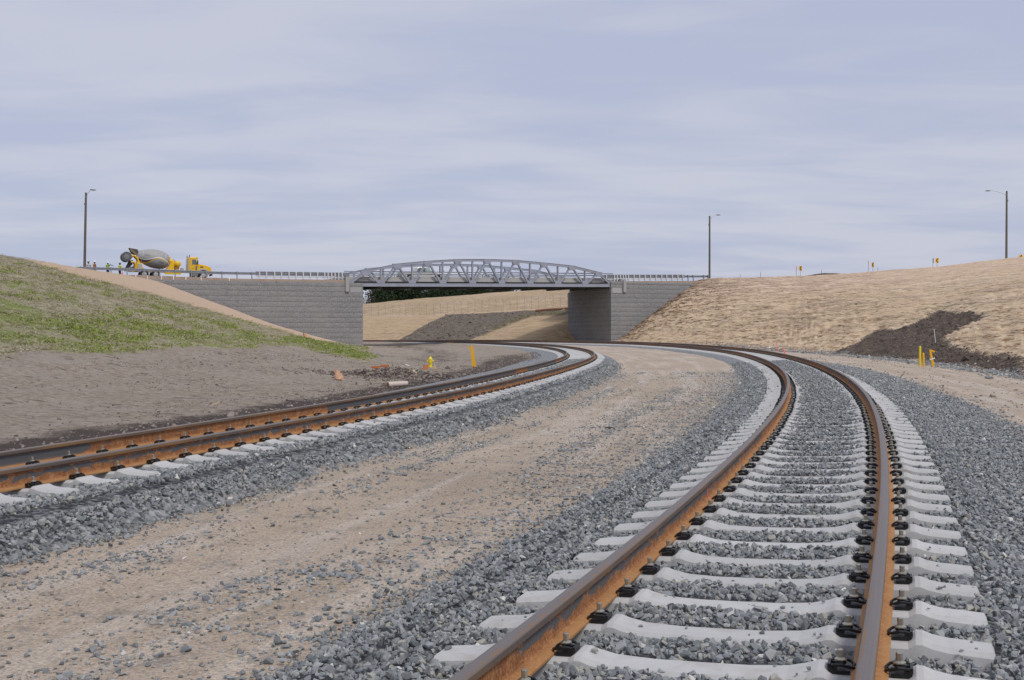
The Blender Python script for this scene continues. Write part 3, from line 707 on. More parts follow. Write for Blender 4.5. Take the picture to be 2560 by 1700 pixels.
def clip_mesh(plate):
    """x points away from the rail; origin on the seat below the bolt"""
    mb = MB()
    mb.prism([(-.045, .002), (.062, .002), (.062, .034), (.045, .034), (.02, .016), (-.045, .02)], -.068, .068)
    mb.prism([(.046, .02), (.066, .02), (.066, .048), (.052, .048)], -.055, .055)
    arm = [(-.062, .010, .026), (-.066, .035, .028), (-.05, .062, .036), (-.005, .078, .05), (.035, .066, .046), (.056, .045, .034), (.03, .024, .036), (-.012, .022, .044), (-.022, 0, .046)]
    mb.tube([(x, -y, z) for x, y, z in arm] , .0085, 6); mb.tube(arm, .0085, 6)
    return mb.mesh('rail_clip', M_CLIP)
def bolt_mesh():
    mb = MB(); mb.lathe([(.026, .052), (.026, .057), (.015, .064), (.015, .064)], 10); mb.lathe([(.0135, .062), (.0135, .096), (.010, .099)], 6)
    return mb.mesh('bolt', M_BOLT)
ME_SL, ME_SLC, ME_CL, ME_BO = sleeper_mesh('sleeper', False), sleeper_mesh('sleeper_far', True), clip_mesh(True), bolt_mesh()
def make_track(line, label, s_first, count, n_clip, n_bolt, seed, s_end):
    root = empty('railway_track', tuple(float(k) for k in line.at(0, 0)))
    tag(root, label, 'railway track', 'curved railway tracks')
    inv = Matrix.Translation(root.location).inverted()
    for side in (-1, 1):
        o = link('rail', rail_mesh(line, side, line.ss[0] + .2, s_end, seed + side * 1.7), root); o.matrix_parent_inverse = inv
    sl = []
    for i in range(count):
        q = s_first + i * SPACING; x, y, z = (float(k) for k in line.at(q, 0)); h = line.head(q)
        near = i < n_clip
        o = link('sleeper', ME_SL if near else ME_SLC, root); x += random.uniform(-.008, .008); y += random.uniform(-.012, .012)
        o.location = Vector((x, y, z - .192 + line.e / 2)) - root.location
        o.rotation_euler = (0, -math.atan(line.e / 1.51), -h + random.uniform(-.010, .010)); sl.append(q)
        if near:
            for sx in (-1, 1):
                for so in (-1, 1):
                    c = link('rail_clip', ME_CL, o, (sx * .755 + so * .122, 0, .002), (0, 0, 0 if so > 0 else math.pi)); c.scale = (.84, .80, .86)
                    if i < n_bolt: link('bolt', ME_BO, o, (sx * .755 + so * .122, 0, .0)).scale = (1.08, 1.08, 1.0)
                    else: pass
    return root, np.array(sl)
TR1, SL1 = make_track(T1, 'near railway track with rust brown rails curving right of the dirt road', -3.2, 299, 78, 36, 3.0, 200)
TR2, SL2 = make_track(T2, 'farther railway track left of the dirt road, curving in front of the grassy embankment', -11.0, 299, 76, 36, 9.0, 200)

# ------------------------------------------------------------------ loose stones (uncountable: geometry-node instances of a few stone shapes)
PROTO = bpy.data.collections.new('stone_shapes')
def stone_proto(seed, flat, mat, npts=13):
    r = np.random.default_rng(seed); bm = bmesh.new(); p = r.normal(size=(npts, 3)); p /= np.linalg.norm(p, axis=1)[:, None]
    p *= r.uniform(.75, 1.1, (npts, 1)) * np.array([1.0, r.uniform(.6, .85), flat])
    for q in p: bm.verts.new(q * .5)
    bmesh.ops.convex_hull(bm, input=bm.verts); me = bpy.data.meshes.new('stone'); bm.to_mesh(me); bm.free(); me.materials.append(mat)
    return bpy.data.objects.new('stone_shape', me)
def proto_set(name, objs):
    c = bpy.data.collections.new(name)
    for o in objs: c.objects.link(o)
    return c
def scatter(name, P, scale, rot, coll, nproto, kind='stuff', label=None, cat=None):
    n = len(P); me = bpy.data.meshes.new(name); me.vertices.add(n); me.vertices.foreach_set('co', np.asarray(P, np.float32).ravel())
    a = me.attributes.new('sc', 'FLOAT_VECTOR', 'POINT'); a.data.foreach_set('vector', np.asarray(scale, np.float32).ravel())
    a = me.attributes.new('ro', 'FLOAT_VECTOR', 'POINT'); a.data.foreach_set('vector', np.asarray(rot, np.float32).ravel())
    a = me.attributes.new('ix', 'INT', 'POINT'); a.data.foreach_set('value', rng.integers(0, nproto, n).astype(np.int32))
    o = link(name, me); ng = bpy.data.node_groups.new(name, 'GeometryNodeTree')
    ng.interface.new_socket('Geometry', in_out='INPUT', socket_type='NodeSocketGeometry'); ng.interface.new_socket('Geometry', in_out='OUTPUT', socket_type='NodeSocketGeometry')
    gi, go = ng.nodes.new('NodeGroupInput'), ng.nodes.new('NodeGroupOutput')
    ci = ng.nodes.new('GeometryNodeCollectionInfo'); ci.inputs['Collection'].default_value = coll; ci.inputs['Separate Children'].default_value = True; ci.inputs['Reset Children'].default_value = True
    ip = ng.nodes.new('GeometryNodeInstanceOnPoints'); ip.inputs['Pick Instance'].default_value = True
    def named(nm, tp):
        x = ng.nodes.new('GeometryNodeInputNamedAttribute'); x.data_type = tp; x.inputs['Name'].default_value = nm; return x.outputs[0]
    e2r = ng.nodes.new('FunctionNodeEulerToRotation')
    L = ng.links.new
    L(gi.outputs[0], ip.inputs['Points']); L(ci.outputs[0], ip.inputs['Instance']); L(named('ix', 'INT'), ip.inputs['Instance Index'])
    L(named('ro', 'FLOAT_VECTOR'), e2r.inputs[0]); L(e2r.outputs[0], ip.inputs['Rotation']); L(named('sc', 'FLOAT_VECTOR'), ip.inputs['Scale']); L(ip.outputs[0], go.inputs[0])
    m = o.modifiers.new('scatter', 'NODES'); m.node_group = ng
    return tag(o, label, cat, kind=kind)
C_STONE = proto_set('ballast_shapes', [stone_proto(i, random.uniform(.5, .8), M_STONE) for i in range(10)])
C_PEB = proto_set('pebble_shapes', [stone_proto(40 + i, random.uniform(.45, .7), M_PEBBLE, 16) for i in range(6)])
C_CLOD2 = proto_set('dry_clod_shapes', [stone_proto(90 + i, random.uniform(.5, .8), M_CLOD2, 16) for i in range(6)])
C_CLOD = proto_set('clod_shapes', [stone_proto(70 + i, random.uniform(.6, .9), M_CLOD, 18) for i in range(6)])
def rots(n, tilt): return np.stack([rng.normal(0, tilt, n), rng.normal(0, tilt, n), rng.uniform(0, 6.283, n)], 1)
def ballast_points(line, s0, s1, d0, d1, dens, size, sl, dl, dr, gl, gr):
    n = int((s1 - s0) * (d1 - d0) * dens); q = rng.uniform(s0, s1, n); d = rng.uniform(d0, d1, n)
    # fade out towards the road
    lim = np.where(d < 0, dl, dr); t = np.abs(d) / lim; wob = .22 * fbm(q * .8, d * .8 + 30)
    keep = rng.random(n) < np.clip(1 - (t + wob - .78) / .35, 0, 1) ** 1.5
    ph = np.abs((q - sl[0] + SPACING / 2) % SPACING - SPACING / 2); on = (ph < .135) & (np.abs(d) < 1.33)
    far_ = np.clip((q - 9) / 14, 0, 1) * np.clip((.6 - np.abs(d)) / .3, 0, 1)
    keep &= ~(on & (rng.random(n) > .018 + .34 * far_)); rail = (np.abs(np.abs(d) - .755) < .105) ; keep &= ~rail
    clip = (np.abs(np.abs(d) - .755) < .22) & (ph < .16); keep &= ~clip
    q, d, on = q[keep], d[keep], on[keep]; n = len(q)
    sz = size * rng.lognormal(0, .28, n); sz = np.where(on, sz * .55, sz); sz = np.minimum(sz, size * 1.8)
    x, y, z = line.at(q, d)
    zb = np.interp(d, [-dl, -1.75, -1.32, -1.2, 1.2, 1.32, 1.75, dr], [gl, -.246, -.238, -.250, -.250, -.238, -.246, gr]) + np.where(np.abs(d) < 1.6, line.roll(d), line.roll(0) * .5)
    zb = zb + .022 * fbm(q * 2.2, d * 2.2) * 2 + rng.uniform(-.018, .016, n) - np.clip(np.abs(d) / np.where(d < 0, dl, dr) - .85, 0, 1) * .05
    zb = zb + np.where(np.abs(d) < .7, .036 + .012 * np.clip((q - 8) / 10, 0, 1) * np.clip((.68 - np.abs(d)) / .2, 0, 1), 0)
    seat = -.192 + line.roll(d) + np.interp(np.abs(d), [0, .4, .54, .97, 1.1, 1.3], [-.034, -.018, .03, .03, -.012, -.034])
    zb = np.where(on, seat + sz * .26, zb)
    P = np.stack([x, y, z + zb], 1); sc = sz[:, None] * rng.uniform(.8, 1.2, (n, 3))
    return P, sc, rots(n, .6) * np.where(on, .15, 1)[:, None] + np.array([0, 0, 0])
def cat_pts(L): return [np.concatenate([l[i] for l in L]) for i in range(3)]
a = []
for s0, s1, dens, size in ((-1.5, 5, 1350, .043), (5, 12, 1050, .044), (12, 24, 620, .051), (24, 48, 260, .064)):
    a.append(ballast_points(T1, s0, s1, -3.2, 4.1, dens, size, SL1, 2.05, 3.4, -.365, -.45))
P, sc, ro = cat_pts(a)
scatter('ballast_gravel', P, sc, ro, C_STONE, 10, label='blue grey crushed stone ballast packed around the near track sleepers', cat='ballast')
a = []
for s0, s1, dens, size in ((-6, 5, 1100, .047), (5, 20, 600, .054), (20, 48, 240, .066)):
    a.append(ballast_points(T2, s0, s1, -1.7, 3.1, dens, size, SL2, 2.6, 2.0, -.42, -.40))
P, sc, ro = cat_pts(a)
scatter('ballast_gravel', P, sc, ro, C_STONE, 10, label='blue grey crushed stone ballast of the farther track beside the dirt road', cat='ballast')
def on_grid(G, u, v):
    ss, ff, X, Y, Z = G; i = np.clip(np.searchsorted(ss, u) - 1, 0, len(ss) - 2); j = np.clip(np.searchsorted(ff, v) - 1, 0, len(ff) - 2)
    a, b = (u - ss[i]) / (ss[i + 1] - ss[i]), (v - ff[j]) / (ff[j + 1] - ff[j])
    return [A[i, j] * (1 - a) * (1 - b) + A[i + 1, j] * a * (1 - b) + A[i, j + 1] * (1 - a) * b + A[i + 1, j + 1] * a * b for A in (X, Y, Z)]
# spilled ballast and pebbles on the service roads
n = 150000; u = -14 + 50 * rng.random(n) ** 1.3; v = rng.random(n)
st = fbm(u * .16, v * 7 + 3) * .55 + fbm(u * 1.1, v * 14) * .7 + (.62 * np.exp(-((v - .24 - .03 * np.sin(u * .2)) / .035) ** 2) + .42 * np.exp(-((v - .62) / .05) ** 2)) * np.clip(.45 + 2.2 * fbm(u * .25 + 9, v * 0), 0, 1.2)
edge = np.exp(-v / .07) * 1.1 + np.exp(-(1 - v) / .13) * 1.5
k = rng.random(n) < np.clip(.018 + 1.7 * np.clip(st - .08, 0, 1) + .75 * edge, 0, 1); u, v = u[k], v[k]; n = len(u)
x, y, z = on_grid(ROADM, u, v); sz = np.minimum(.030 * rng.lognormal(0, .42, n), .075)
scatter('spilled_gravel', np.stack([x, y, z + sz * .12], 1), sz[:, None] * rng.uniform(.75, 1.2, (n, 3)) * np.array([1, 1, .8]), rots(n, .25), C_STONE, 10, label='grey stones scattered in streaks over the sandy road between tracks', cat='gravel')
n = 75000; u = -14 + 38 * rng.random(n) ** 1.5; v = rng.random(n); k = rng.random(n) < np.clip(.25 + 2.2 * fbm(u * .3, v * 6 + 60), .03, 1); u, v = u[k], v[k]; n = len(u)
x, y, z = on_grid(ROADM, u, v); sz = np.minimum(.017 * rng.lognormal(0, .55, n), .05)
scatter('road_pebbles', np.stack([x, y, z + sz * .1], 1), sz[:, None] * rng.uniform(.75, 1.2, (n, 3)), rots(n, .3), C_PEB, 6, label='small tan pebbles lying in the sand of the dirt road', cat='pebbles')
n = 9000; u = 8 + 70 * rng.random(n); v = 3.0 + 7.3 * rng.random(n); k = rng.random(n) < np.clip(.12 + 1.6 * fbm(u * .2, v) + np.exp(-(v - 3) / .5) + 1.2 * np.exp(-(10 - v) / 1.2), 0.02, 1); u, v = u[k], v[k]; n = len(u)
x, y, z = on_grid(ROADR, u, v); sz = .055 * rng.lognormal(0, .45, n)
scatter('spilled_gravel', np.stack([x, y, z + sz * .1], 1), sz[:, None] * rng.uniform(.75, 1.2, (n, 3)), rots(n, .3), C_PEB, 6, label='pale rubble strewn along the road at the foot of the straw slope', cat='gravel')
# churned soil clods beside the far track and on the dark cut
S, D, X, Y, Z, GRM, GRN, DKL = LEFT_ATTR
def grid_sample2(A, u, v):
    ss, ff = LEFTM[0], LEFTM[1]; i = np.clip(np.searchsorted(ss, u) - 1, 0, len(ss) - 2); j = np.clip(np.searchsorted(ff, v) - 1, 0, len(ff) - 2); return A[i, j]
def left_pts(n, s0, s1, d0, d1):
    u = rng.uniform(s0, s1, n); v = rng.uniform(d0, d1, n); return (u, v, *on_grid(LEFTM, u, v))
u, v, x, y, z = left_pts(52000, -8, 75, 2.3, 13)
k = rng.random(len(u)) < np.clip(.85 * np.exp(-((v - 4.0) / 1.5) ** 2) + 1.3 * np.clip(fbm(u * .3, v * .5) - .08, 0, 1) * np.exp(-np.clip(v - 6, 0, 99) / 4), 0, 1); u, x, y, z = u[k], x[k], y[k], z[k]; n = len(x)
sz = .045 * rng.lognormal(0, .5, n)
scatter('soil_clods', np.stack([x, y, z], 1), sz[:, None] * rng.uniform(.7, 1.3, (n, 3)), rots(n, .6), C_CLOD2, 6, label='churned brown soil clods along the ditch behind the farther track', cat='soil')
X, Y, Z, TT, DK, LAM = RIGHT_ATTR
w = np.where((DK > .5) & (TT < .75) & (LAM > 2), 1.0, 0).ravel(); idx = rng.choice(len(w), 9000, p=w / w.sum())
jx = rng.uniform(-.3, .3, 9000); jy = rng.uniform(-.3, .3, 9000); x, y = X.ravel()[idx] + jx, Y.ravel()[idx] + jy
z = np.array([down(float(p), float(q), BV_RIGHT) for p, q in zip(x, y)]); sz = .055 * rng.lognormal(0, .6, 9000)
scatter('soil_clods', np.stack([x, y, z], 1), sz[:, None] * rng.uniform(.7, 1.3, (9000, 3)), rots(9000, .6), C_CLOD, 6, label='black soil clods covering the dark cut at the foot of straw slope', cat='soil')
S_, D_2, x, y, z = left_pts(95000, -8, 70, 3.5, 19); g = grid_sample2(GRM, S_, D_2); k = (g < .5) & (rng.random(len(x)) < np.clip(.3 + 2.0 * fbm(S_ * .25, D_2 * .6 + 20), .04, 1)); n = int(k.sum()); sz = .026 * rng.lognormal(0, .6, n)
scatter('soil_crumbs', np.stack([x, y, z], 1)[k], sz[:, None] * rng.uniform(.7, 1.3, (n, 3)), rots(n, .6), C_CLOD2, 6, label='small dry crumbs of soil all over the bare grey bank', cat='soil')
# grass and straw tufts on the left embankment
def tuft(seed, mat, h, spread, n, lean):
    r = np.random.default_rng(seed); mb = MB()
    for i in range(n):
        a = r.uniform(0, 6.28); x, y = r.normal(0, spread, 2); l = r.normal(0, lean, 2); hh = h * r.uniform(.5, 1.1); w = .035 * h / .12
        dx, dy = math.cos(a) * w, math.sin(a) * w
        mb.add([(x - dx, y - dy, 0), (x + dx, y + dy, 0), (x + l[0], y + l[1], hh)], [(0, 1, 2)])
    me = mb.mesh('tuft', mat); return bpy.data.objects.new('tuft_shape', me)
C_GRASS = proto_set('grass_shapes', [tuft(i, M_GRASS, .085, .22, 24, .06) for i in range(5)])
C_STRAW = proto_set('straw_shapes', [tuft(20 + i, M_STRAW, .05, .16, 16, .12) for i in range(5)])
def grid_sample(A, u, v):
    ss, ff = LEFTM[0], LEFTM[1]; i = np.clip(np.searchsorted(ss, u) - 1, 0, len(ss) - 2); j = np.clip(np.searchsorted(ff, v) - 1, 0, len(ff) - 2); return A[i, j]
u, v, x, y, z = left_pts(70000, 5, 128, 9, 40)
g = grid_sample(GRM, u, v); gg = grid_sample(GRN, u, v) + 1.5 * fbm(u * .2, v * .7) + .8 * fbm(u * .8, v * 2.4)
k = (g > .5) & (rng.random(len(u)) < np.clip((gg - .34) * .8, 0.0, .5)) & (z > -1.3); n = int(k.sum()); sz = rng.uniform(.7, 1.4, n)
scatter('grass', np.stack([x, y, z], 1)[k], sz[:, None] * np.ones((n, 3)), rots(n, .1), C_GRASS, 5, label='young green grass in patches on the left embankment slope', cat='grass')
u, v, x, y, z = left_pts(60000, 5, 120, 9, 40); g = grid_sample(GRM, u, v); k = (g > .45) & (rng.random(len(u)) < .6); n = int(k.sum()); sz = rng.uniform(.7, 1.4, n)
scatter('straw', np.stack([x, y, z + .01], 1)[k], sz[:, None] * np.ones((n, 3)), rots(n, .1), C_STRAW, 5, label='dry straw mulch lying between the grass on the left embankment', cat='straw')
# matted straw on the right slope
M_MAT = m_leaf('matted_straw', (.57, .43, .305), (.70, .55, .41))
def wisp(seed):
    r = np.random.default_rng(seed); mb = MB()
    for i in range(16):
        x, y = r.normal(0, .42), r.normal(0, .10); l = r.uniform(.12, .4); dy = r.normal(0, .05); z = r.uniform(.01, .05)
        mb.add([(x - l, y - .012, .0), (x - l, y + .012, .008), (x + l, y + dy + .012, z * .6), (x + l, y + dy - .012, z * .6 - .008)], [(0, 1, 2, 3)])
    return bpy.data.objects.new('wisp_shape', mb.mesh('wisp', M_MAT))
C_MAT = proto_set('mat_shapes', [wisp(60 + i) for i in range(6)])
n = 120000; nl, nt = X.shape; fi = rng.random(n) * (nl - 60) ; fj = rng.random(n) ** .8 * 149
i, j = fi.astype(int), fj.astype(int); a, b = fi - i, fj - j
bl = lambda A: A[i, j] * (1 - a) * (1 - b) + A[i + 1, j] * a * (1 - b) + A[i, j + 1] * (1 - a) * b + A[i + 1, j + 1] * a * b
x, y, z, dk = bl(X), bl(Y), bl(Z), bl(DK); w = fbm(fi * .12, fj * .5) + .5 * fbm(fi * .5, fj * .5 + 80)
k = (dk < .35) & (rng.random(n) < np.clip(.18 + 1.2 * w, .02, .6)); m = int(k.sum()); sz = rng.uniform(.4, 1.0, m); ROT = rots(m, .05); ROT[:, 2] = np.arctan2((Y[i + 1, j] - Y[i, j])[k], (X[i + 1, j] - X[i, j])[k]) + rng.normal(0, .3, m)
scatter('straw', np.stack([x, y, z + .01], 1)[k], sz[:, None] * np.array([1, 1, .8]) * np.ones((m, 1)), ROT, C_MAT, 6, label='matted tan straw covering the tall right embankment slope', cat='straw')
def grid_scatter(A, n):
    X, Y, Z = A[:3]; a, b = X.shape; fi, fj = rng.random(n) * (a - 1.001), rng.random(n) * (b - 1.001); i, j = fi.astype(int), fj.astype(int); p, q = fi - i, fj - j
    return [B[i, j] * (1 - p) * (1 - q) + B[i + 1, j] * p * (1 - q) + B[i, j + 1] * (1 - p) * q + B[i + 1, j + 1] * p * q for B in A]
x, y, z, bw = grid_scatter(FAR_ATTR, 26000); k = (bw < .45) & (rng.random(len(x)) < np.clip(.35 + 1.8 * fbm(x * .25, y * .25), .04, 1)); m = int(k.sum()); sz = rng.uniform(.9, 2.2, m)
P1 = np.stack([x, y, z], 1)[k]; x, y, z = grid_scatter(HILL_ATTR, 42000); k = rng.random(len(x)) < np.clip(.22 + 2.4 * fbm(x * .16, y * .16), .02, 1); m2 = int(k.sum())
P = np.concatenate([P1, np.stack([x, y, z], 1)[k]]); sz = rng.uniform(.5, 1.1, m + m2)
scatter('straw', P, sz[:, None] * np.ones((1, 3)), np.stack([rng.normal(0, .05, m + m2), rng.normal(0, .05, m + m2), rng.normal(-.1, .4, m + m2)], 1), C_MAT, 6, label='matted straw on the far banks seen beneath the bridge', cat='straw')
x, y, z, bw = grid_scatter(FAR_ATTR, 16000); k = (bw > .5); m = int(k.sum()); sz = .22 * rng.lognormal(0, .5, m)
scatter('soil_clods', np.stack([x, y, z], 1)[k], sz[:, None] * rng.uniform(.6, 1.3, (m, 3)) * np.array([1.4, 1, .6]), rots(m, .4), C_CLOD2, 6, label='brown soil clods on the bare patch of the far bank under the bridge', cat='soil')
# grey white rubble ridge where the outer road meets the slope
n = 9000; u = rng.uniform(18, 118, n); v = 8.6 + rng.normal(0, .55, n) + .4 * fbm(u * .2, u * 0); k = (v > 6.5) & (v < 10.3); u, v = u[k], v[k]; n = len(u); x, y, z = on_grid(ROADR, u, v); sz = .075 * rng.lognormal(0, .5, n)
zt = np.array([down(float(p), float(q), BV_RIGHT) for p, q in zip(x, y)])
scatter('rubble', np.stack([x, y, np.maximum(z, zt) + sz * .1], 1), sz[:, None] * rng.uniform(.7, 1.3, (n, 3)), rots(n, .4), C_STONE, 10, label='low ridge of grey rubble between the outer road and the slope', cat='rubble')
# white paint dots on a few sleeper ends
mb = MB(); mb.lathe([(.001, 0), (.038, 0), (.038, .002), (.001, .002)], 12); ME_DOT = mb.mesh('paint_dot', M_WHITE)
_sl = [o for o in TR1.children if o.name.startswith('sleeper')]
for i_ in (5, 6, 7, 9): link('paint_dot', ME_DOT, _sl[i_], (1.15 + .03 * (i_ % 2), .02, -.0155))

# ------------------------------------------------------------------ retaining walls of the abutments, laid in courses
def course_block(s0, s1, n_face, depth, z0, z1, along, seed):
    """one course: bulging, uneven stone face towards the camera (along='s') or towards the tracks (along='n')"""
    L = abs(s1 - s0); nx = max(2, int(L / .45)); nz = 4; mb = MB(); v = []
    zf = np.linspace(z0, z1, nz + 1); xf = np.linspace(s0, s1, nx + 1)
    for i, a in enumerate(xf):
        for j, z in enumerate(zf):
            bulge = .022 * math.sin(math.pi * j / nz) - .0
            b = bulge + .05 * float(fbm(np.array(a * 1.9 + seed * 7), np.array(z * 2.6 + seed))) + .03 * float(fbm(np.array(a * .25 + seed), np.array(seed * 3.1)))
            v.append((a, b, z))
    def P(a, b, z):
        return RP(a, n_face - b, z) if along == 's' else RP(n_face + b, a, z)
    vs = [P(*p) for p in v]; k = nz + 1
    fs = [(i * k + j, (i + 1) * k + j, (i + 1) * k + j + 1, i * k + j + 1) for i in range(nx) for j in range(nz)]
    b0 = len(vs); vs += [P(a, -depth, z) for a in (s0, s1) for z in (z0, z1)]
    fs += [tuple([i * k for i in range(nx, -1, -1)]) + (b0, b0 + 2), tuple([i * k + nz for i in range(nx + 1)]) + (b0 + 3, b0 + 1),
           tuple(j for j in range(nz, -1, -1)) + (b0, b0 + 1), tuple(nx * k + j for j in range(nz + 1)) + (b0 + 3, b0 + 2), (b0, b0 + 2, b0 + 3, b0 + 1)]
    mb.add(vs, fs); return mb
CH = .64
def abutment(name, label, s_corner, s_far, front_top, base, ret_top, sign):
    root = empty(name, RP(s_corner, 0, 0)); tag(root, label, 'retaining wall'); inv = Matrix.Translation(root.location).inverted()
    def part(nm, mb, mat):
        o = mb.build(nm, mat, root); o.matrix_parent_inverse = inv; return o
    z = base; i = 0
    lo, hi = min(s_corner, s_far), max(s_corner, s_far)
    while z < front_top - .1:
        zt = min(z + CH, front_top)
        part('wall_course', course_block(lo, hi, -.45 - .012 * (i % 3), .5, z + .022, zt, 's', i + 3), M_WALL)
        z = zt; i += 1
    mb = MB(); mb.box(RP((lo + hi) / 2, -.15, (base + front_top) / 2 - .05), (hi - lo - .1, .36, front_top - base - .1), 0, Matrix.Rotation(RDIR, 4, 'Z')); part('wall_core', mb, M_DARKST)
    mb = MB(); mb.box(RP(s_corner - .28 * sign, 6.2, (base + ret_top) / 2 - .05), (.36, 12.5, ret_top - base - .1), 0, Matrix.Rotation(RDIR, 4, 'Z')); part('wall_core', mb, M_DARKST)
    z = base; i = 0
    while z < ret_top - .1:
        zt = min(z + CH, ret_top)
        mb = course_block(.06, 12.6, s_corner, .5 * sign, z + .022, zt, 'n', i + 40) if sign > 0 else course_block(.06, 12.6, s_corner, -.5, z + .022, zt, 'n', i + 60)
        part('wall_course', mb, M_WALL); z = zt; i += 1
    return root, part
def course_fix(): pass
LW, lp = abutment('abutment_wall', 'long grey stone faced retaining wall left of the bridge, under the mixer truck', 1.71, -33, 6.95, -1.9, 6.25, 1)
RW, rp = abutment('abutment_wall', 'shorter grey stone faced retaining wall right of the bridge, cut off by the straw slope', 37.3, 53.5, 7.72, -1.6, 6.55, -1)
# coping strip of dirt on the wall heads, concrete bearing seats and end blocks
mb = MB()
for q in np.arange(-33, 0, 3.0):
    z = max(float(road_z(q)) - .10, 7.16); mb.box(RP(q + 1.5, -.22, (z + 6.95) / 2 + .01), (2.99, .44, max(.08, z - 6.93)), 0, Matrix.Rotation(RDIR, 4, 'Z'))
lp('coping', mb, M_DIRT)
mb = MB()
for q in np.arange(39, 53, 2.0):
    z = float(road_z(q)) - .09; mb.box(RP(q + 1, -.22, (z + 7.72) / 2 + .01), (1.99, .44, max(.08, z - 7.70)), 0, Matrix.Rotation(RDIR, 4, 'Z'))
rp('coping', mb, M_DIRT)
RM = Matrix.Rotation(RDIR, 4, 'Z')
def seat(part, s, sg, zt, zb):
    mb = MB(); mb.box(RP(s - .35 * sg, 6.0, (zt + zb) / 2), (1.5, 13.0, zt - zb), 0, RM); part('bearing_seat', mb, M_CONC)
    mb = MB(); mb.box(RP(s - 1.35 * sg, 6.2, zt + .55), (.45, 12.7, 1.5), 0, RM); part('back_wall', mb, M_CONC)
    mb = MB(); mb.box(RP(s - 1.5 * sg, -.56, zt + .25), (.45, .30, 1.7), 0, RM); part('end_block', mb, M_CONC)
seat(lp, 1.15, 1, 6.42, 5.75); seat(rp, 37.9, -1, 6.86, 6.15)

# ------------------------------------------------------------------ steel truss bridge
BR = empty('truss_bridge', RP(PANEL * 4.5, 6, 0)); tag(BR, 'low arched grey steel truss bridge carrying the road over the tracks', 'bridge')
BINV = Matrix.Translation(BR.location).inverted()
def bpart(nm, mb, mat, parent=None):
    o = mb.build(nm, mat, parent or BR); o.matrix_parent_inverse = BINV if parent is None else Matrix.Identity(4); return o
def zb_(t): return 6.71 + .5 * t / 9.0                 # centre of bottom chord
TOPV = [677, 660, 653, 648.6, 648.6, 651, 657.5, 664.6, 680.7]
def top_z(i):
    t = i + .5; yy = A0[1] + E0[1] * PANEL * t; return CAM_H + (HORIZON - TOPV[i]) * yy / FPX
TZ = [top_z(i) for i in range(9)]
def top_at(t): return float(np.interp(t, [.5 + i for i in range(9)], TZ))
SIDE = (N0[0], N0[1], 0)
WB = 12.0
for n0 in (0.0, WB):
    B = lambda t, dz=0: Vector(RP(PANEL * t, n0, zb_(t) + dz)); T = lambda t, dz=0: Vector(RP(PANEL * t, n0, top_at(t) - .12 + dz))
    mb = MB(); mb.beam(B(-.12), B(9.12), .36, .42, SIDE); mb.beam(B(-.12, .213), B(9.12, .213), .44, .03, SIDE); mb.beam(B(-.12, -.213), B(9.12, -.213), .44, .03, SIDE); bpart('bottom_chord', mb, M_STEEL)
    mb = MB()
    pts = [B(.06, .25)] + [T(i + .5) for i in range(9)] + [B(8.94, .25)]
    for p, q in zip(pts[:-1], pts[1:]):
        mb.beam(p, q, .36, .30, SIDE); a = (q - p).normalized(); mb.beam(p + Vector((0, 0, .155)), q + Vector((0, 0, .155)), .46, .025, SIDE)
    bpart('top_chord', mb, M_STEEL)
    for i in range(9):
        for sg in (-1, 1):
            if (i == 0 and sg < 0) or (i == 8 and sg > 0): continue
            mb = MB(); mb.ibeam(B(i + .5 + sg * .5 - sg * .06, .2), T(i + .5 + sg * .05, -.15), .30, .20, SIDE, .028); bpart('diagonal', mb, M_STEEL)
        mb = MB(); c = T(i + .5); mb.prism([(-.52, .15), (.52, .15), (.52, -.22), (.30, -.50), (-.30, -.50), (-.52, -.22)], -.21, .21, 0, Matrix.Translation(c) @ RM); bpart('gusset_plate', mb, M_STEEL)
    for i in range(0, 10):
        if 0 < i < 9:
            mb = MB(); mb.ibeam(B(i, .2), T(i, -.12), .26, .19, SIDE, .026); bpart('vertical', mb, M_STEEL)
        w = .46 if 0 < i < 9 else .62
        mb = MB(); mb.prism([(-w, -.235), (w, -.235), (w, .45), (w * .62, .62), (-w * .62, .62), (-w, .45)], -.20, .20, 0, Matrix.Translation(B(i)) @ RM); bpart('gusset_plate', mb, M_STEEL)
# deck: slab with kerbs, stringers and floor beams below
def dz_(s): return float(road_z(s))
mb = MB(); mb.beam(RP(-.9, 6, dz_(0) - .13), RP(38.7, 6, dz_(38) - .13), 11.2, .26, SIDE); bpart('deck_slab', mb, M_DECK)
for n in (.62, 11.38):
    mb = MB(); mb.beam(RP(-.4, n, dz_(0) + .06), RP(38.2, n, dz_(38) + .06), .30, .62, SIDE); bpart('kerb', mb, M_DECK)
for n in (.9, 3.5, 6, 8.5, 11.1):
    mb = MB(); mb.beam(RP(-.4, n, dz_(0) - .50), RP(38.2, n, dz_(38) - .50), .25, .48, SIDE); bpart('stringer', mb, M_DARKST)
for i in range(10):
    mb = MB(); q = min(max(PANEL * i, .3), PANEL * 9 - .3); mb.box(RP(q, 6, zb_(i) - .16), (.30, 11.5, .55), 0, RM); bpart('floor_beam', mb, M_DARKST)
# two-rail bridge railing inside each truss
for n in (.62, 11.38):
    mb = MB()
    for h in (.66, .95): mb.beam(RP(-.4, n, dz_(0) + h + .05), RP(38.2, n, dz_(38) + h + .05), .12, .12, SIDE)
    rl = bpart('railing', mb, M_GALV)
    for q in np.arange(.5, 38, 2.09):
        mb = MB(); mb.box(RP(q, n + .07 * (1 if n < 6 else -1), dz_(q) + .66), (.14, .12, .75), 0, RM); o = mb.build('post', M_GALV, rl); o.matrix_parent_inverse = BINV

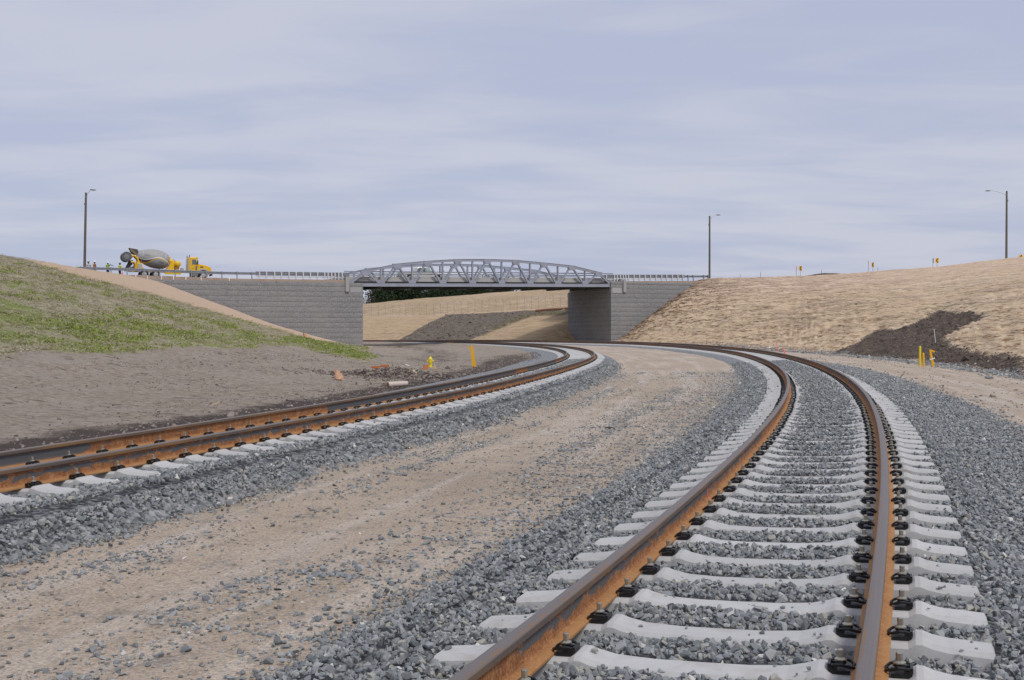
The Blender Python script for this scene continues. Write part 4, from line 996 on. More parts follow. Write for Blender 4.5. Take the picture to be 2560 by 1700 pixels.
# ------------------------------------------------------------------ guardrails on the road edge
def u_to_s(u, n):
    w = (u - 1280) / FPX; ax, ay = A0[0] + N0[0] * n, A0[1] + N0[1] * n; return (w * ay - ax) / (E0[0] - w * E0[1])
WPROF = [(-.155, 0), (-.12, .075), (-.075, .078), (-.03, .012), (.03, .012), (.075, .078), (.12, .075), (.155, 0)]
TPROF = [(-.25, 0), (-.215, .075), (-.165, .078), (-.12, .012), (-.075, .012), (-.03, .075), (.03, .075), (.075, .012), (.12, .012), (.165, .078), (.215, .075), (.25, 0)]
def wbeam(mb, s0, s1, n, zc, prof, face):
    ss = np.arange(s0, s1 + .01, max(.5, (s1 - s0) / max(1, round((s1 - s0) / 2)))); v = []
    m = len(prof)
    for q in ss:
        z = float(road_z(q)) + zc
        for dz, dn in prof: v.append(RP(q, n - face * dn, z + dz))
        for dz, dn in prof[::-1]: v.append(RP(q, n - face * (dn - .012), z + dz))
    k = 2 * m; fs = [(i * k + j, i * k + (j + 1) % k, (i + 1) * k + (j + 1) % k, (i + 1) * k + j) for i in range(len(ss) - 1) for j in range(k)]
    fs += [tuple(range(k - 1, -1, -1)), tuple((len(ss) - 1) * k + j for j in range(k))]
    mb.add(v, fs)
def guardrail(label, us, n, u0, u_mid, u1, us_close):
    sa, sm, sb = u_to_s(u0, n), u_to_s(u_mid, n), u_to_s(u1, n)
    root = empty('guardrail', RP((sa + sb) / 2, n, float(road_z((sa + sb) / 2)))); tag(root, label, 'guardrail', 'guardrails along the upper road')
    inv = Matrix.Translation(root.location).inverted()
    def part(nm, mb, mat): o = mb.build(nm, mat, root); o.matrix_parent_inverse = inv
    lo, hi = (sa, sm) if sa < sm else (sm, sa)
    mb = MB(); wbeam(mb, lo, hi, n + .17, .60, WPROF, 1); part('rail_beam', mb, M_GALV)
    lo, hi = (sm, sb) if sm < sb else (sb, sm)
    mb = MB(); wbeam(mb, lo - .0, hi, n + .17, .62, TPROF, 1); part('rail_beam', mb, M_GALV)
    mb = MB()
    for q in np.arange(lo, hi - .4, 1.0): mb.beam(RP(q, n + .12, float(road_z(q)) + .20), RP(min(q + 1.0, hi), n + .12, float(road_z(min(q + 1, hi))) + .20), .05, .14, SIDE)
    part('rub_rail', mb, M_GALV2)
    for u in us:
        q = u_to_s(u, n); close = min(sm, sb) - .2 <= q <= max(sm, sb) + .2; z = float(road_z(q))
        mb = MB()
        if close:
            mb.box(RP(q, n - .03, z + .30), (.15, .012, 1.1), 0, RM); mb.box(RP(q, n + .07, z + .30), (.15, .012, 1.1), 0, RM); mb.box(RP(q, n + .02, z + .30), (.012, .088, 1.1), 0, RM)
        else:
            mb.box(RP(q, n - .04, z + .24), (.11, .012, 1.06), 0, RM); mb.box(RP(q, n + .06, z + .24), (.11, .012, 1.06), 0, RM); mb.box(RP(q, n + .01, z + .24), (.012, .088, 1.06), 0, RM)
        part('post', mb, M_GALV2 if close else M_GALV)
        mb = MB(); mb.box(RP(q, n + .118, z + .61), (.14, .10, .36), 0, RM); part('offset_block', mb, M_SIGNB)
usl = [203, 241, 278.5, 318.3, 360.5, 399.9, 438.4, 478.5, 516.6, 555.3, 593, 630, 649, 666.7, 686.9, 704, 723, 740.8, 758.6, 776.4, 794.2, 812, 820.5, 829.4, 838, 847, 855.9]
guardrail('left guardrail in front of the yellow mixer truck, its posts crowding towards the bridge', usl, .30, 190, 640, 874, None)
usr = [1516, 1536, 1543, 1551, 1558, 1564, 1571, 1585, 1598.5, 1612.5, 1626, 1640, 1654, 1666.5, 1680.4, 1694.4, 1707, 1720, 1733, 1759, 1769.5]
guardrail('right guardrail running from the bridge end to the wooden lamp post', usr, .30, 1773, 1712, 1512, None)

# ------------------------------------------------------------------ wooden lamp posts
def lamp_post(label, u, v_top, Yd, h, arm_dx, arm_dz, arm_dy, lean, bend):
    X = (u - 1280) / FPX * Yd; zt = CAM_H + (HORIZON - v_top) * Yd / FPX
    root = empty('lamp_post', (X, Yd, zt - h)); tag(root, label, 'lamp post', 'wooden lamp posts on the upper road')
    mb = MB(); mb.tube([(0, 0, -.6), (lean * .5, 0, h * .5), (lean, 0, h)], [.17, .15, .125], 12); mb.build('pole', M_WOODP, root, smooth=False)
    mb = MB(); p0 = Vector((lean, 0, h - .55)); tip = p0 + Vector((arm_dx, arm_dy, arm_dz))
    pts = [p0, p0 + Vector((arm_dx * .35, arm_dy * .35, arm_dz * bend)), p0 + Vector((arm_dx * .7, arm_dy * .7, arm_dz * .97)), tip]; mb.tube(pts, .032, 8); arm = mb.build('arm', M_GALV, root)
    dirv = Vector((arm_dx, arm_dy, 0)).normalized(); mb = MB(); side = Vector((-dirv.y, dirv.x, 0))
    prof = [(-.30, .05), (-.1, .075), (.25, .07), (.42, .02), (.40, -.04), (.1, -.09), (-.25, -.05)]
    M4 = Matrix(((dirv.x, side.x, 0, tip.x), (dirv.y, side.y, 0, tip.y), (0, 0, 1, tip.z), (0, 0, 0, 1)))
    mb.prism(prof, -.14, .14, 0, M4); mb.build('lamp_head', M_GREY, root, bevel=.03)
    mb = MB(); mb.box((lean + .17 * (-1 if arm_dx > 0 else 1), 0, h - 1.4), (.10, .12, .28)); mb.build('junction_box', M_GALV, root)
    mb = MB(); mb.tube([(lean, 0, h - .62), (lean, 0, h - .48)], .15, 12); mb.build('arm_bracket', M_GALV, root)
lamp_post('leaning wooden lamp post behind the workers, left of the mixer truck', 211.5, 482, 136.5, 10.6, .62, .95, .5, .25, .55)
lamp_post('wooden lamp post standing at the end of the right guardrail', 1773.5, 540, 174.6, 10.7, 1.45, .75, .6, 0, .6)
lamp_post('wooden lamp post with a long arm near the right edge of the photo', 2515, 478, 160, 10.9, -2.55, .62, .3, .0, .55)

# ------------------------------------------------------------------ concrete mixer truck
TK_S, TK_N = -26.4, 8.0
tz = float(road_z(-20)) - .02
TK = empty('mixer_truck', RP(TK_S, TK_N, tz), RDIR); tag(TK, 'yellow concrete mixer truck with a grey drum parked behind the left guardrail', 'mixer truck')
# local x forward along the truck from its rear, y to its left (away from the camera), z up
def tk(nm, mb, mat, parent=None, **kw): return mb.build(nm, mat, parent or TK, **kw)
RX = Matrix.Rotation(R(90), 4, 'X')
M_TYREG = plain('dusty_tyre', (.11, .115, .11), .85, 0, .2, 4)
def wheel(x, y, z, r, w, parent=TK, hub=M_LGREY, tyre=M_BLACK):
    mb = MB(); mb.lathe([(r * .55, -w / 2), (r * .93, -w / 2), (r, -w * .36), (r, w * .36), (r * .93, w / 2), (r * .55, w / 2)], 22, (x, y, z), RX); o = tk('wheel', mb, tyre, parent)
    mb = MB(); mb.lathe([(r * .54, -w * .49), (r * .52, -w * .53), (r * .3, -w * .55), (r * .22, -w * .66), (r * .02, -w * .68)], 16, (x, y, z), RX); mb.lathe([(r * .54, w * .49), (r * .52, w * .53), (r * .2, w * .55), (r * .02, w * .62)], 16, (x, y, z), RX); tk('rim', mb, hub, o); return o
mb = MB(); mb.box((5.6, .45, .95), (9.2, .09, .26)); mb.box((5.6, -.45, .95), (9.2, .09, .26)); 
for x in (1.4, 3.2, 5.0, 6.8, 8.6, 10.0): mb.box((x, 0, .95), (.12, .82, .18))
tk('chassis', mb, M_YEL)
for x in (2.75, 4.1): 
    for y in (-1.0, 1.0): wheel(x, y, .52, .52, .52)
for y in (-1.08, 1.08): wheel(9.75, y, .52, .52, .34)
# lifted booster axle at the rear
for y in (-.85, .85): wheel(.74, y, 2.62, .60, .42, hub=M_GREY, tyre=M_TYREG)
mb = MB(); mb.tube([(.74, -.8, 2.62), (.74, .8, 2.62)], .09, 10)
for y in (-.55, .55): mb.tube([(.85, y, 2.55), (1.65, y, 2.78), (2.02, y, 2.45), (2.2, y, 1.95)], .12, 8); mb.tube([(1.25, y, 2.0), (1.62, y, 1.98), (1.78, y, 1.75), (1.78, y, .9)], .10, 8)
tk('booster_axle_arm', mb, M_YEL)
mb = MB(); mb.prism([(1.72, .85), (2.85, .85), (2.45, 1.85), (1.95, 2.1)], -.75, .75); tk('rear_pedestal', mb, M_YEL, bevel=.03)
mb = MB(); mb.prism([(1.98, .80), (2.5, .80), (2.42, 1.75), (2.05, 1.75)], -1.02, -.78); tk('ladder_panel', mb, M_LGREY)
# hopper and chutes
mb = MB(); mb.prism([(1.05, 3.72), (2.05, 3.55), (2.15, 3.05), (1.75, 2.85), (1.35, 3.1)], -.55, .55); tk('charge_hopper', mb, M_CHUTE, bevel=.02)
mb = MB(); mb.prism([(1.12, 3.66), (1.35, 3.62), (2.0, 3.0), (1.8, 2.9), (1.25, 3.3)], -.62, -.56); tk('hopper_side', mb, M_TANST)
mb = MB(); mb.prism([(1.55, 2.25), (1.05, 2.15), (.55, 1.05), (.85, .95), (1.45, 1.75)], -.32, .32); tk('discharge_chute', mb, M_CHUTE)
mb = MB(); mb.tube([(.75, -.3, 1.0), (1.45, -.3, 1.75)], .04, 6); mb.tube([(1.1, -.4, .9), (1.6, -.35, 1.6)], .035, 6); mb.box((1.45, 0, 1.35), (.5, .5, .18)); tk('chute_bracket', mb, M_GREY)
mb = MB(); mb.box((.95, -.5, .95), (.9, .3, .22)); tk('rear_fender', mb, M_LGREY)
# drum: turned body on a tilted axis, with coloured waves in its material
def m_drum():
    k = NT('drum_paint'); o = k.obj(); sp = k.n('ShaderNodeSeparateXYZ'); k.l(o, sp.inputs[0]); x, y, z = sp.outputs
    # wave height along the drum, in drum coordinates (z along the axis, x down-up after turning)
    hgt = k.math('MULTIPLY_ADD', k.math('SINE', k.math('MULTIPLY_ADD', z, 1.62, -2.9)), .30, -.12)
    dlt = k.math('SUBTRACT', k.math('MULTIPLY', x, -1.0), hgt)
    cam_side = k.math('LESS_THAN', y, 5.0)
    base = k.mix(k.noise(o, 2.5, 5, .65), (.29, .29, .288), (.39, .39, .385))
    base = k.mix(k.math('MULTIPLY', k.ss(k.noise(o, 1.2, 4, .6), .45, .7), .2), base, (.33, .29, .23))
    dk = k.math('MULTIPLY', k.math('GREATER_THAN', dlt, -.30), k.math('LESS_THAN', dlt, -.02))
    fade = k.ss(z, 2.6, 1.2)
    c = k.mix(k.math('MULTIPLY', dk, fade), base, (.085, .085, .10))
    yl = k.math('MULTIPLY', k.math('GREATER_THAN', dlt, k.math('MULTIPLY_ADD', fade, -.30, -.13)), k.math('LESS_THAN', dlt, k.math('MULTIPLY_ADD', fade, -.26, -.02)))
    c = k.mix(yl, c, (.70, .45, .03))
    wh = k.math('MULTIPLY', k.math('GREATER_THAN', dlt, -.02), k.math('LESS_THAN', dlt, .08))
    c = k.mix(wh, c, (.72, .72, .72))
    return k.done(c, .55, 0, spec=.4)
M_DRUM = m_drum()
DA = Vector((2.02, 0, 2.88)); DB = Vector((5.9, 0, 2.12)); ax = (DB - DA).normalized(); yv = Vector((0, 1, 0)); xv = yv.cross(ax)
DM = Matrix(((xv.x, yv.x, ax.x, DA.x), (xv.y, yv.y, ax.y, DA.y), (xv.z, yv.z, ax.z, DA.z), (0, 0, 0, 1)))
mb = MB(); mb.lathe([(.05, -.02), (.55, -.02), (.60, .05), (.66, .35), (.82, .72), (1.04, 1.35), (1.155, 1.95), (1.165, 2.5), (1.12, 2.95), (.98, 3.45), (.80, 3.8), (.55, 3.95), (.1, 4.0)], 40)
dr = tk('drum', mb, M_DRUM, smooth=True); dr.matrix_local = DM @ Matrix.Diagonal((1, 1, .955, 1))
for zc, rr in ((.62, .80), (3.42, 1.0)):
    mb = MB(); mb.lathe([(rr - .03, -.05), (rr + .03, -.05), (rr + .03, .05), (rr - .03, .05)], 40, (0, 0, zc)); o = tk('drum_band', mb, M_LGREY, dr)
M_LETTER = plain('faded_blue_lettering', (.10, .095, .20), .6, 0, .25, 9)
def lettering(z0, x0, n, w, h, slope):
    mb = MB()
    prof = [(.66, .35), (.82, .72), (1.04, 1.35), (1.155, 1.95), (1.165, 2.5), (1.12, 2.95), (.98, 3.45), (.80, 3.8)]
    for i in range(n):
        for part_ in ((0, 0, .30, 1), (.35, random.choice((0, .7)), .45, .3), (.62, 0, .25, random.uniform(.6, 1))):
            zc = z0 + (i + part_[0] * .8) * w; xx = x0 + slope * i + part_[1] * h; ww = part_[2] * w * .8; hh = part_[3] * h
            vs = []
            for a, b in ((zc, xx), (zc + ww, xx), (zc + ww, xx + hh), (zc, xx + hh)):
                r = np.interp(a, [p[1] for p in prof], [p[0] for p in prof]) + .006; vs.append((-b, -math.sqrt(max(r * r - b * b, .01)), a))
            mb.add(vs, [(0, 1, 2, 3)])
    return mb
o = tk('lettering', lettering(.85, .12, 8, .075, .13, .004), M_LETTER, dr); o = tk('lettering', lettering(2.75, -.38, 8, .09, .15, -.004), M_LETTER, dr)
# front pedestal, gearbox, water tank
mb = MB(); mb.prism([(5.75, 1.05), (6.75, 1.05), (6.65, 1.95), (6.3, 2.05), (6.12, 1.6)], -.8, .8); tk('front_pedestal', mb, M_YEL, bevel=.03, loc=(-.42, 0, 0))
mb = MB(); mb.box((6.25, 0, 2.55), (.26, .5, .5)); mb.lathe([(.05, -.3), (.28, -.25), (.30, .2), (.1, .3)], 12, (6.45, -.2, 2.18), RX); mb.lathe([(.05, -.2), (.20, -.2), (.20, .2), (.05, .2)], 12, (6.72, -.25, 2.1), RX); mb.box((6.68, -.6, 1.72), (.4, .3, .32)); tk('drum_gearbox', mb, M_YEL, bevel=.03, loc=(-.42, 0, 0))
mb = MB(); mb.tube([(6.4, -.3, 2.45), (6.75, -.35, 2.42), (7.0, -.3, 2.1)], .025, 6); tk('hose', mb, M_BLACK, loc=(-.42, 0, 0))
mb = MB(); mb.lathe([(.05, -1.05), (.28, -1.02), (.37, -.9), (.37, .9), (.28, 1.02), (.05, 1.05)], 20, (7.08, 0, 1.86), RX); tk('water_tank', mb, M_YEL, smooth=True, loc=(-.36, 0, 0))
mb = MB(); mb.box((7.05, 0, 1.38), (.5, 1.2, .3)); mb.box((6.5, -.95, .78), (1.9, .3, .42)); tk('tank_cradle', mb, M_YEL, loc=(-.36, 0, 0))
mb = MB(); mb.box((7.55, -.4, 1.25), (.35, .4, .28)); tk('battery_box', mb, M_LGREY, loc=(-.25, 0, 0))
# cab with sloping bonnet
mb = MB(); mb.prism([(7.95, .95), (9.35, .95), (9.35, 1.62), (9.18, 1.85), (8.98, 2.62), (8.85, 2.72), (8.05, 2.70), (7.95, 2.55)], -1.05, 1.05); cab = tk('cab', mb, M_YEL, bevel=.05)
mb = MB(); mb.box((8.58, 0, 2.73), (1.0, 1.9, .07)); mb.prism([(8.9, 2.62), (9.2, 2.55), (9.18, 2.62), (8.95, 2.72)], -1.0, 1.0); tk('roof_visor', mb, M_YEL, cab, bevel=.02)
mb = MB(); mb.prism([(9.2, .85), (10.75, .85), (10.82, 1.25), (10.72, 1.52), (10.3, 1.72), (9.3, 1.95), (9.2, 1.9)], -.78, .78); bonnet = tk('bonnet', mb, M_YEL, bevel=.09)
mb = MB(); mb.box((10.80, 0, 1.15), (.05, 1.0, .5)); tk('grille', mb, M_GREY, bonnet)
for y in (-1, 1):
    mb = MB(); pts = []
    for k_ in range(9): a_ = math.pi * k_ / 8; pts.append((9.75 - .80 * math.cos(a_), .60 + .74 * math.sin(a_)))
    for k_ in range(8, -1, -1): a_ = math.pi * k_ / 8; pts.append((9.75 - .62 * math.cos(a_), .58 + .60 * math.sin(a_)))
    mb.prism(pts, y * .80, y * 1.16); tk('front_fender', mb, M_LGREY)
    mb = MB(); mb.box((10.78, y * .82, .95), (.10, .26, .2)); tk('headlight', mb, M_CHROME)
    ys = y * 1.058
    mb = MB(); mb.prism([(8.42, 1.82), (8.95, 1.82), (9.0, 1.95), (8.86, 2.45), (8.42, 2.45)], ys - .006, ys + .006); tk('side_window', mb, M_GLASS)
    mb = MB(); mb.prism([(8.38, 1.0), (9.12, 1.0), (9.12, 1.78), (8.38, 1.78)], ys - .008, ys + .008); d_ = tk('door', mb, M_YEL); mb = MB(); mb.box((8.5, ys + .02 * y, 1.35), (.12, .02, .04)); tk('handle', mb, M_BLACK, d_)
    mb = MB(); mb.box((8.92, y * 1.13, 1.42), (.20, .05, .42)); tk('air_vent', mb, M_GREY)
    mb = MB(); mb.box((9.05, y * 1.36, 2.08), (.10, .22, .48)); mb.tube([(9.05, y * 1.08, 2.35), (9.05, y * 1.36, 2.35)], .02, 6); tk('mirror', mb, M_BLACK)
    mb = MB(); mb.tube([(8.12, y * 1.0, 1.0), (8.12, y * 1.0, 2.78)], .075, 12, 0); mb.tube([(8.12, y * 1.0, 2.78), (8.12, y * 1.0, 3.0)], .06, 12, 1); tk('exhaust_stack', mb, [M_CHROME, M_SIGNB])
    mb = MB(); mb.box((8.75, y * 1.02, .62), (.7, .28, .5)); tk('fuel_tank', mb, M_GREY)
    mb = MB(); mb.box((9.62, y * .79, 1.55), (.42, .012, .13)); tk('badge', mb, M_SIGNBLK)
mb = MB(); mb.prism([(7.94, 1.8), (7.94, 2.45), (7.93, 2.45), (7.93, 1.8)], -.7, .7); tk('rear_window', mb, M_GLASS)
mb = MB(); mb.add([(9.195, -.95, 1.9), (9.195, .95, 1.9), (9.0, .9, 2.58), (9.0, -.9, 2.58)], [(0, 1, 2, 3)]); tk('windscreen', mb, M_PALEGL)
mb = MB(); mb.box((10.86, 0, .62), (.14, 2.2, .26)); tk('bumper', mb, M_LGREY, bevel=.03)

# ------------------------------------------------------------------ silver pickup on the bridge
PK = empty('pickup_truck', RP(8.0, 4.0, dz_(11) + .005), RDIR + math.atan2(dz_(20) - dz_(2), 18) * 0); tag(PK, 'silver pickup truck crossing the bridge behind the near truss', 'pickup truck')
def pk(nm, mb, mat, parent=None, **kw): return mb.build(nm, mat, parent or PK, **kw)
mb = MB(); mb.prism([(.05, .42), (6.0, .42), (6.02, .75), (5.95, .98), (4.55, 1.12), (2.1, 1.10), (.05, 1.10)], -.95, .95); body = pk('body', mb, M_SILVER, bevel=.06)
mb = MB(); mb.prism([(1.95, 1.08), (4.6, 1.08), (3.75, 1.70), (3.5, 1.76), (2.45, 1.76), (2.2, 1.68)], -.82, .82); cab2 = pk('cab', mb, M_SILVER, bevel=.06)
for y in (-1, 1):
    mb = MB(); mb.prism([(2.12, 1.18), (2.85, 1.18), (2.85, 1.66), (2.35, 1.66)], y * .79, y * .838); pk('side_window', mb, M_GLASS, cab2)
    mb = MB(); mb.prism([(2.98, 1.18), (3.35, 1.18), (3.35, 1.66), (2.98, 1.66)], y * .79, y * .838); pk('side_window', mb, M_GLASS, cab2)
    mb = MB(); mb.prism([(3.45, 1.18), (4.3, 1.18), (3.72, 1.62), (3.45, 1.66)], y * .79, y * .838); pk('side_window', mb, M_PALEGL, cab2)
    for x in (1.15, 5.0):
        mb = MB(); mb.lathe([(.2, -.12), (.36, -.12), (.39, -.08), (.39, .08), (.36, .12), (.2, .12)], 18, (x, y * .84, .39), RX); o = pk('wheel', mb, M_BLACK); mb = MB(); mb.lathe([(.22, -.13), (.05, -.1)], 12, (x, y * .84, .39), RX); mb.lathe([(.22, .13), (.05, .1)], 12, (x, y * .84, .39), RX); pk('rim', mb, M_CHROME, o)
    mb = MB(); mb.box((4.28, y * 1.03, 1.2), (.12, .14, .16)); pk('mirror', mb, M_BLACK)
    mb = MB(); mb.prism([(.8, .80), (1.5, .80), (1.6, .42), (.7, .42)], y * .945, y * .957); mb.prism([(4.65, .80), (5.35, .80), (5.45, .42), (4.55, .42)], y * .945, y * .957); pk('wheel_arch', mb, M_BLACK)
mb = MB(); mb.box((-.02, 0, .55), (.16, 1.8, .2)); pk('rear_bumper', mb, M_GREY)
mb = MB(); mb.box((6.06, 0, .58), (.14, 1.85, .24)); pk('front_bumper', mb, M_CHROME)

# ------------------------------------------------------------------ road workers by the truck
def m_body(name, top, trousers, skin):
    k = NT(name); o = k.obj(); sp = k.n('ShaderNodeSeparateXYZ'); k.l(o, sp.inputs[0]); z = sp.outputs[2]
    c = k.mix(k.math('GREATER_THAN', z, .92), trousers, top); c = k.mix(k.math('GREATER_THAN', z, 1.46), c, skin); c = k.mix(k.math('LESS_THAN', z, .10), c, (.05, .04, .03)); return k.done(c, .85)
def person(label, u, n, face, top, trousers, skin, hat, vest, arms, dz=0.0):
    s_ = u_to_s(u, n); root = empty('person', RP(s_, n, float(road_z(s_)) - .22 + dz), face); root.scale = (1.18, 1.18, 1.0); tag(root, label, 'person', 'road workers beside the mixer truck')
    J = {'pel': (0, 0, .95, .145), 'waist': (0, 0, 1.10, .135), 'chest': (0, 0, 1.30, .165), 'neckb': (0, 0, 1.46, .075), 'neck': (0, .01, 1.53, .058), 'head': (0, .02, 1.63, .098), 'crown': (0, .01, 1.73, .075),
         'lh': (-.10, 0, .88, .098), 'lk': (-.11, .02, .50, .066), 'la': (-.12, -.02, .10, .045), 'lt': (-.13, .14, .045, .042), 'rh': (.10, 0, .88, .098), 'rk': (.11, .04, .50, .066), 'ra': (.12, -.01, .10, .045), 'rt': (.13, .15, .045, .042),
         'ls': (-.19, 0, 1.40, .068), 'rs': (.19, 0, 1.40, .068)}
    for sd, sg in (('l', -1), ('r', 1)):
        e, w = arms[0 if sd == 'l' else 1]
        J[sd + 'e'] = (sg * .19 + e[0], e[1], 1.40 + e[2], .047); J[sd + 'w'] = (sg * .19 + w[0], w[1], 1.40 + w[2], .034)
        d = (Vector(w) - Vector(e)).normalized() * .09; J[sd + 'p'] = (J[sd + 'w'][0] + d.x, J[sd + 'w'][1] + d.y, J[sd + 'w'][2] + d.z, .038)
    ED = [('pel', 'waist'), ('waist', 'chest'), ('chest', 'neckb'), ('neckb', 'neck'), ('neck', 'head'), ('head', 'crown'), ('pel', 'lh'), ('lh', 'lk'), ('lk', 'la'), ('la', 'lt'), ('pel', 'rh'), ('rh', 'rk'), ('rk', 'ra'), ('ra', 'rt'),
          ('chest', 'ls'), ('ls', 'le'), ('le', 'lw'), ('lw', 'lp'), ('chest', 'rs'), ('rs', 're'), ('re', 'rw'), ('rw', 'rp')]
    ks = list(J); me = bpy.data.meshes.new('body'); me.from_pydata([J[k][:3] for k in ks], [(ks.index(a), ks.index(b)) for a, b in ED], []); me.materials.append(m_body('clothes', top, trousers, skin))
    o = link('body', me, root); m = o.modifiers.new('skin', 'SKIN'); m.use_smooth_shade = True
    for i, k in enumerate(ks): r = J[k][3]; me.skin_vertices[0].data[i].radius = (r, r * (.72 if k in ('pel', 'waist', 'chest') else 1.0)); 
    me.skin_vertices[0].data[0].use_root = True
    sb = o.modifiers.new('sub', 'SUBSURF'); sb.levels = 1; sb.render_levels = 2
    if hat:
        mb = MB()
        if hat[1] == 'hard': mb.lathe([(.165, 1.655), (.168, 1.668), (.128, 1.675), (.125, 1.73), (.10, 1.785), (.05, 1.81), (.01, 1.815)], 16, (0, .03, 0))
        else: mb.lathe([(.11, 1.66), (.115, 1.70), (.10, 1.75), (.05, 1.775), (.01, 1.78)], 14, (0, .015, 0)); mb.box((0, .15, 1.675), (.16, .13, .015))
        mb.build('hard_hat' if hat[1] == 'hard' else 'cap', plain('hat', hat[0], .4, 0, .05), root, smooth=False)
    if vest:
        mb = MB(); v = []
        rings = [(.175, .135, .93), (.172, .132, 1.08), (.19, .145, 1.25), (.20, .145, 1.36), (.15, .11, 1.455), (.09, .085, 1.48)]; nn = 18
        for rx, ry, z in rings: v += [(rx * math.cos(6.2832 * k / nn), ry * math.sin(6.2832 * k / nn), z) for k in range(nn)]
        mb.add(v, [(i * nn + k, i * nn + (k + 1) % nn, (i + 1) * nn + (k + 1) % nn, (i + 1) * nn + k) for i in range(len(rings) - 1) for k in range(nn)])
        mb.build('vest', plain('vest', vest, .6, 0, .1), root)
LIME = (.50, .68, .03); DOWN = ((-.05, .02, -.28), (-.06, .10, -.52)); DOWNR = ((.05, .02, -.28), (.06, .10, -.52))
FW = ((-.06, .10, -.26), (-.02, .34, -.20)); FWR = ((.06, .10, -.26), (.0, .34, -.18)); UPL = ((-.22, .05, .02), (-.12, .16, .20)); UPR = ((.25, .06, .0), (.42, .14, -.10))
skinc = (.16, .085, .055)
person('worker in lime yellow hard hat and vest, mostly hidden behind the grassy crest', 196, 1.0, RDIR, LIME, (.05, .06, .09), skinc, (LIME, 'hard'), LIME, (DOWN, DOWNR), -.75)
person('worker in grey cap and pale grey shirt just right of the leaning lamp post', 222, 3.2, RDIR + .4, (.50, .50, .50), (.06, .07, .10), skinc, ((.10, .10, .13), 'cap'), None, (DOWN, DOWNR))
person('worker in white hard hat and orange vest behind the guardrail', 237, 2.4, RDIR - 1.2, (.18, .12, .09), (.05, .05, .06), skinc, ((.80, .80, .82), 'hard'), (.50, .20, .06), (DOWN, DOWNR))
person('worker in white hard hat and lime vest with one arm stretched out', 270, 3.4, RDIR - 1.0, (.05, .07, .06), (.05, .06, .10), skinc, ((.80, .80, .82), 'hard'), (.36, .50, .03), (DOWN, UPR))
person('worker in dark cap and bright yellow vest at the mixer chute', 300, 4.2, RDIR - 1.3, (.40, .50, .05), (.035, .035, .045), skinc, ((.08, .08, .11), 'cap'), (.66, .68, .03), (FW, FWR))

# ------------------------------------------------------------------ white survey stakes along the wall head, orange stakes, red cone
def stake(label, u, h, mat, name='survey_stake', n=-.52, group='white stakes along the wall head', cat='stake', lean=0.0, zoff=0.0):
    s_ = u_to_s(u, n); mb = MB(); z0 = 6.90 + zoff
    mb.box((0, 0, h / 2), (.10, .05, h)); mb.prism([(-.05, h), (.05, h), (0, h + .05)], -.025, .025)
    o = mb.build(name, mat); o.location = RP(s_, n, z0); o.rotation_euler = (0, lean, RDIR); return tag(o, label, cat, group)
for u, h, w in ((298.5, .40, 'white stake below the guardrail in front of the yellow vested worker'), (340.5, .48, 'white stake below the guardrail at the mixer chute'), (369.5, .42, 'white stake in front of the rear end of the mixer drum'), (404, .40, 'white stake below the middle of the mixer drum'),
                (434, .48, 'white stake in front of the yellow drum pedestal'), (465, .46, 'white stake in front of the gap between tank and cab'), (503.5, .52, 'white stake in front of the truck bonnet'), (573.5, .42, 'white stake standing right of the mixer truck nose')):
    stake(w, u, h, M_WHITE, lean=random.uniform(-.06, .06))
for u, h, w in ((538, .36, 'orange stake just right of the mixer truck front wheel'), (661.5, .32, 'orange stake under the guardrail, first of the pair left of the bridge'), (692.5, .34, 'orange stake under the guardrail, nearest to the bridge')):
    stake(w, u, h, plain('orange_stake', (.62, .27, .15), .7), group='orange stakes along the wall head')
mb = MB(); mb.lathe([(.13, .04), (.03, .50), (.02, .5)], 12); mb.box((0, 0, .02), (.34, .34, .04)); o = mb.build('traffic_cone', plain('cone_pink', (.85, .25, .22), .5)); o.location = RP(u_to_s(307, 3.2), 3.2, float(road_z(-28)) - .02); tag(o, 'small pinkish red traffic cone beside the yellow vested worker', 'traffic cone')
mb = MB(); mb.lathe([(.02, 0), (.42, .0), (.36, .07), (.16, .13), (.02, .15)], 14)
o = mb.build('dirt_pile', M_CLOD); o.location = RP(u_to_s(351, .1), .1, float(road_z(-24)) - .11); tag(o, 'small dark pile of dirt under the guardrail by the chute', 'dirt pile')

# ------------------------------------------------------------------ chevron and warning signs on the right crest
def sign(label, u, v_c, v_base, Yd, w, h, kind, rz, group):
    X = (u - 1280) / FPX * Yd; zc = CAM_H + (HORIZON - v_c) * Yd / FPX; zb = min(CAM_H + (HORIZON - v_base) * Yd / FPX, zc - .8) - .6
    root = empty('road_sign', (X, Yd, zb), rz); tag(root, label, 'road sign', group); hh = zc - zb
    mb = MB(); mb.box((0, .04, (hh + h * .3) / 2), (.05, .05, hh + h * .3)); mb.build('post', M_GALV, root)
    mb = MB()
    if kind == 'diamond': mb.prism([(0, hh - h * .7), (w * .7, hh), (0, hh + h * .7), (-w * .7, hh)], -.01, .01)
    else: mb.box((0, 0, hh), (w, .02, h))
    mb.build('panel', M_SIGNY if kind != 'back' else M_SIGNB, root)
    if kind == 'chevron':
        mb = MB(); a, b = w * .42, h * .44
        mb.prism([(a * .35, hh + b), (a, hh + b), (-a * .25, hh), (a, hh - b), (a * .35, hh - b), (-a, hh)], -.016, -.011); mb.build('chevron', M_SIGNBLK, root)
    if kind == 'diamond':
        mb = MB(); mb.prism([(-.12, hh - .14), (.1, hh + .02), (.16, hh - .06), (.2, hh + .2), (-.04, hh + .16), (.03, hh + .1), (-.2, hh - .06)], -.016, -.011); mb.build('symbol', M_SIGNBLK, root)
G_ = 'signs along the bend of the upper road'
sign('yellow chevron sign on the crest beside a turned one, above dark soil', 2001, 671, 690, 170, .42, .72, 'chevron', -.15, G_)
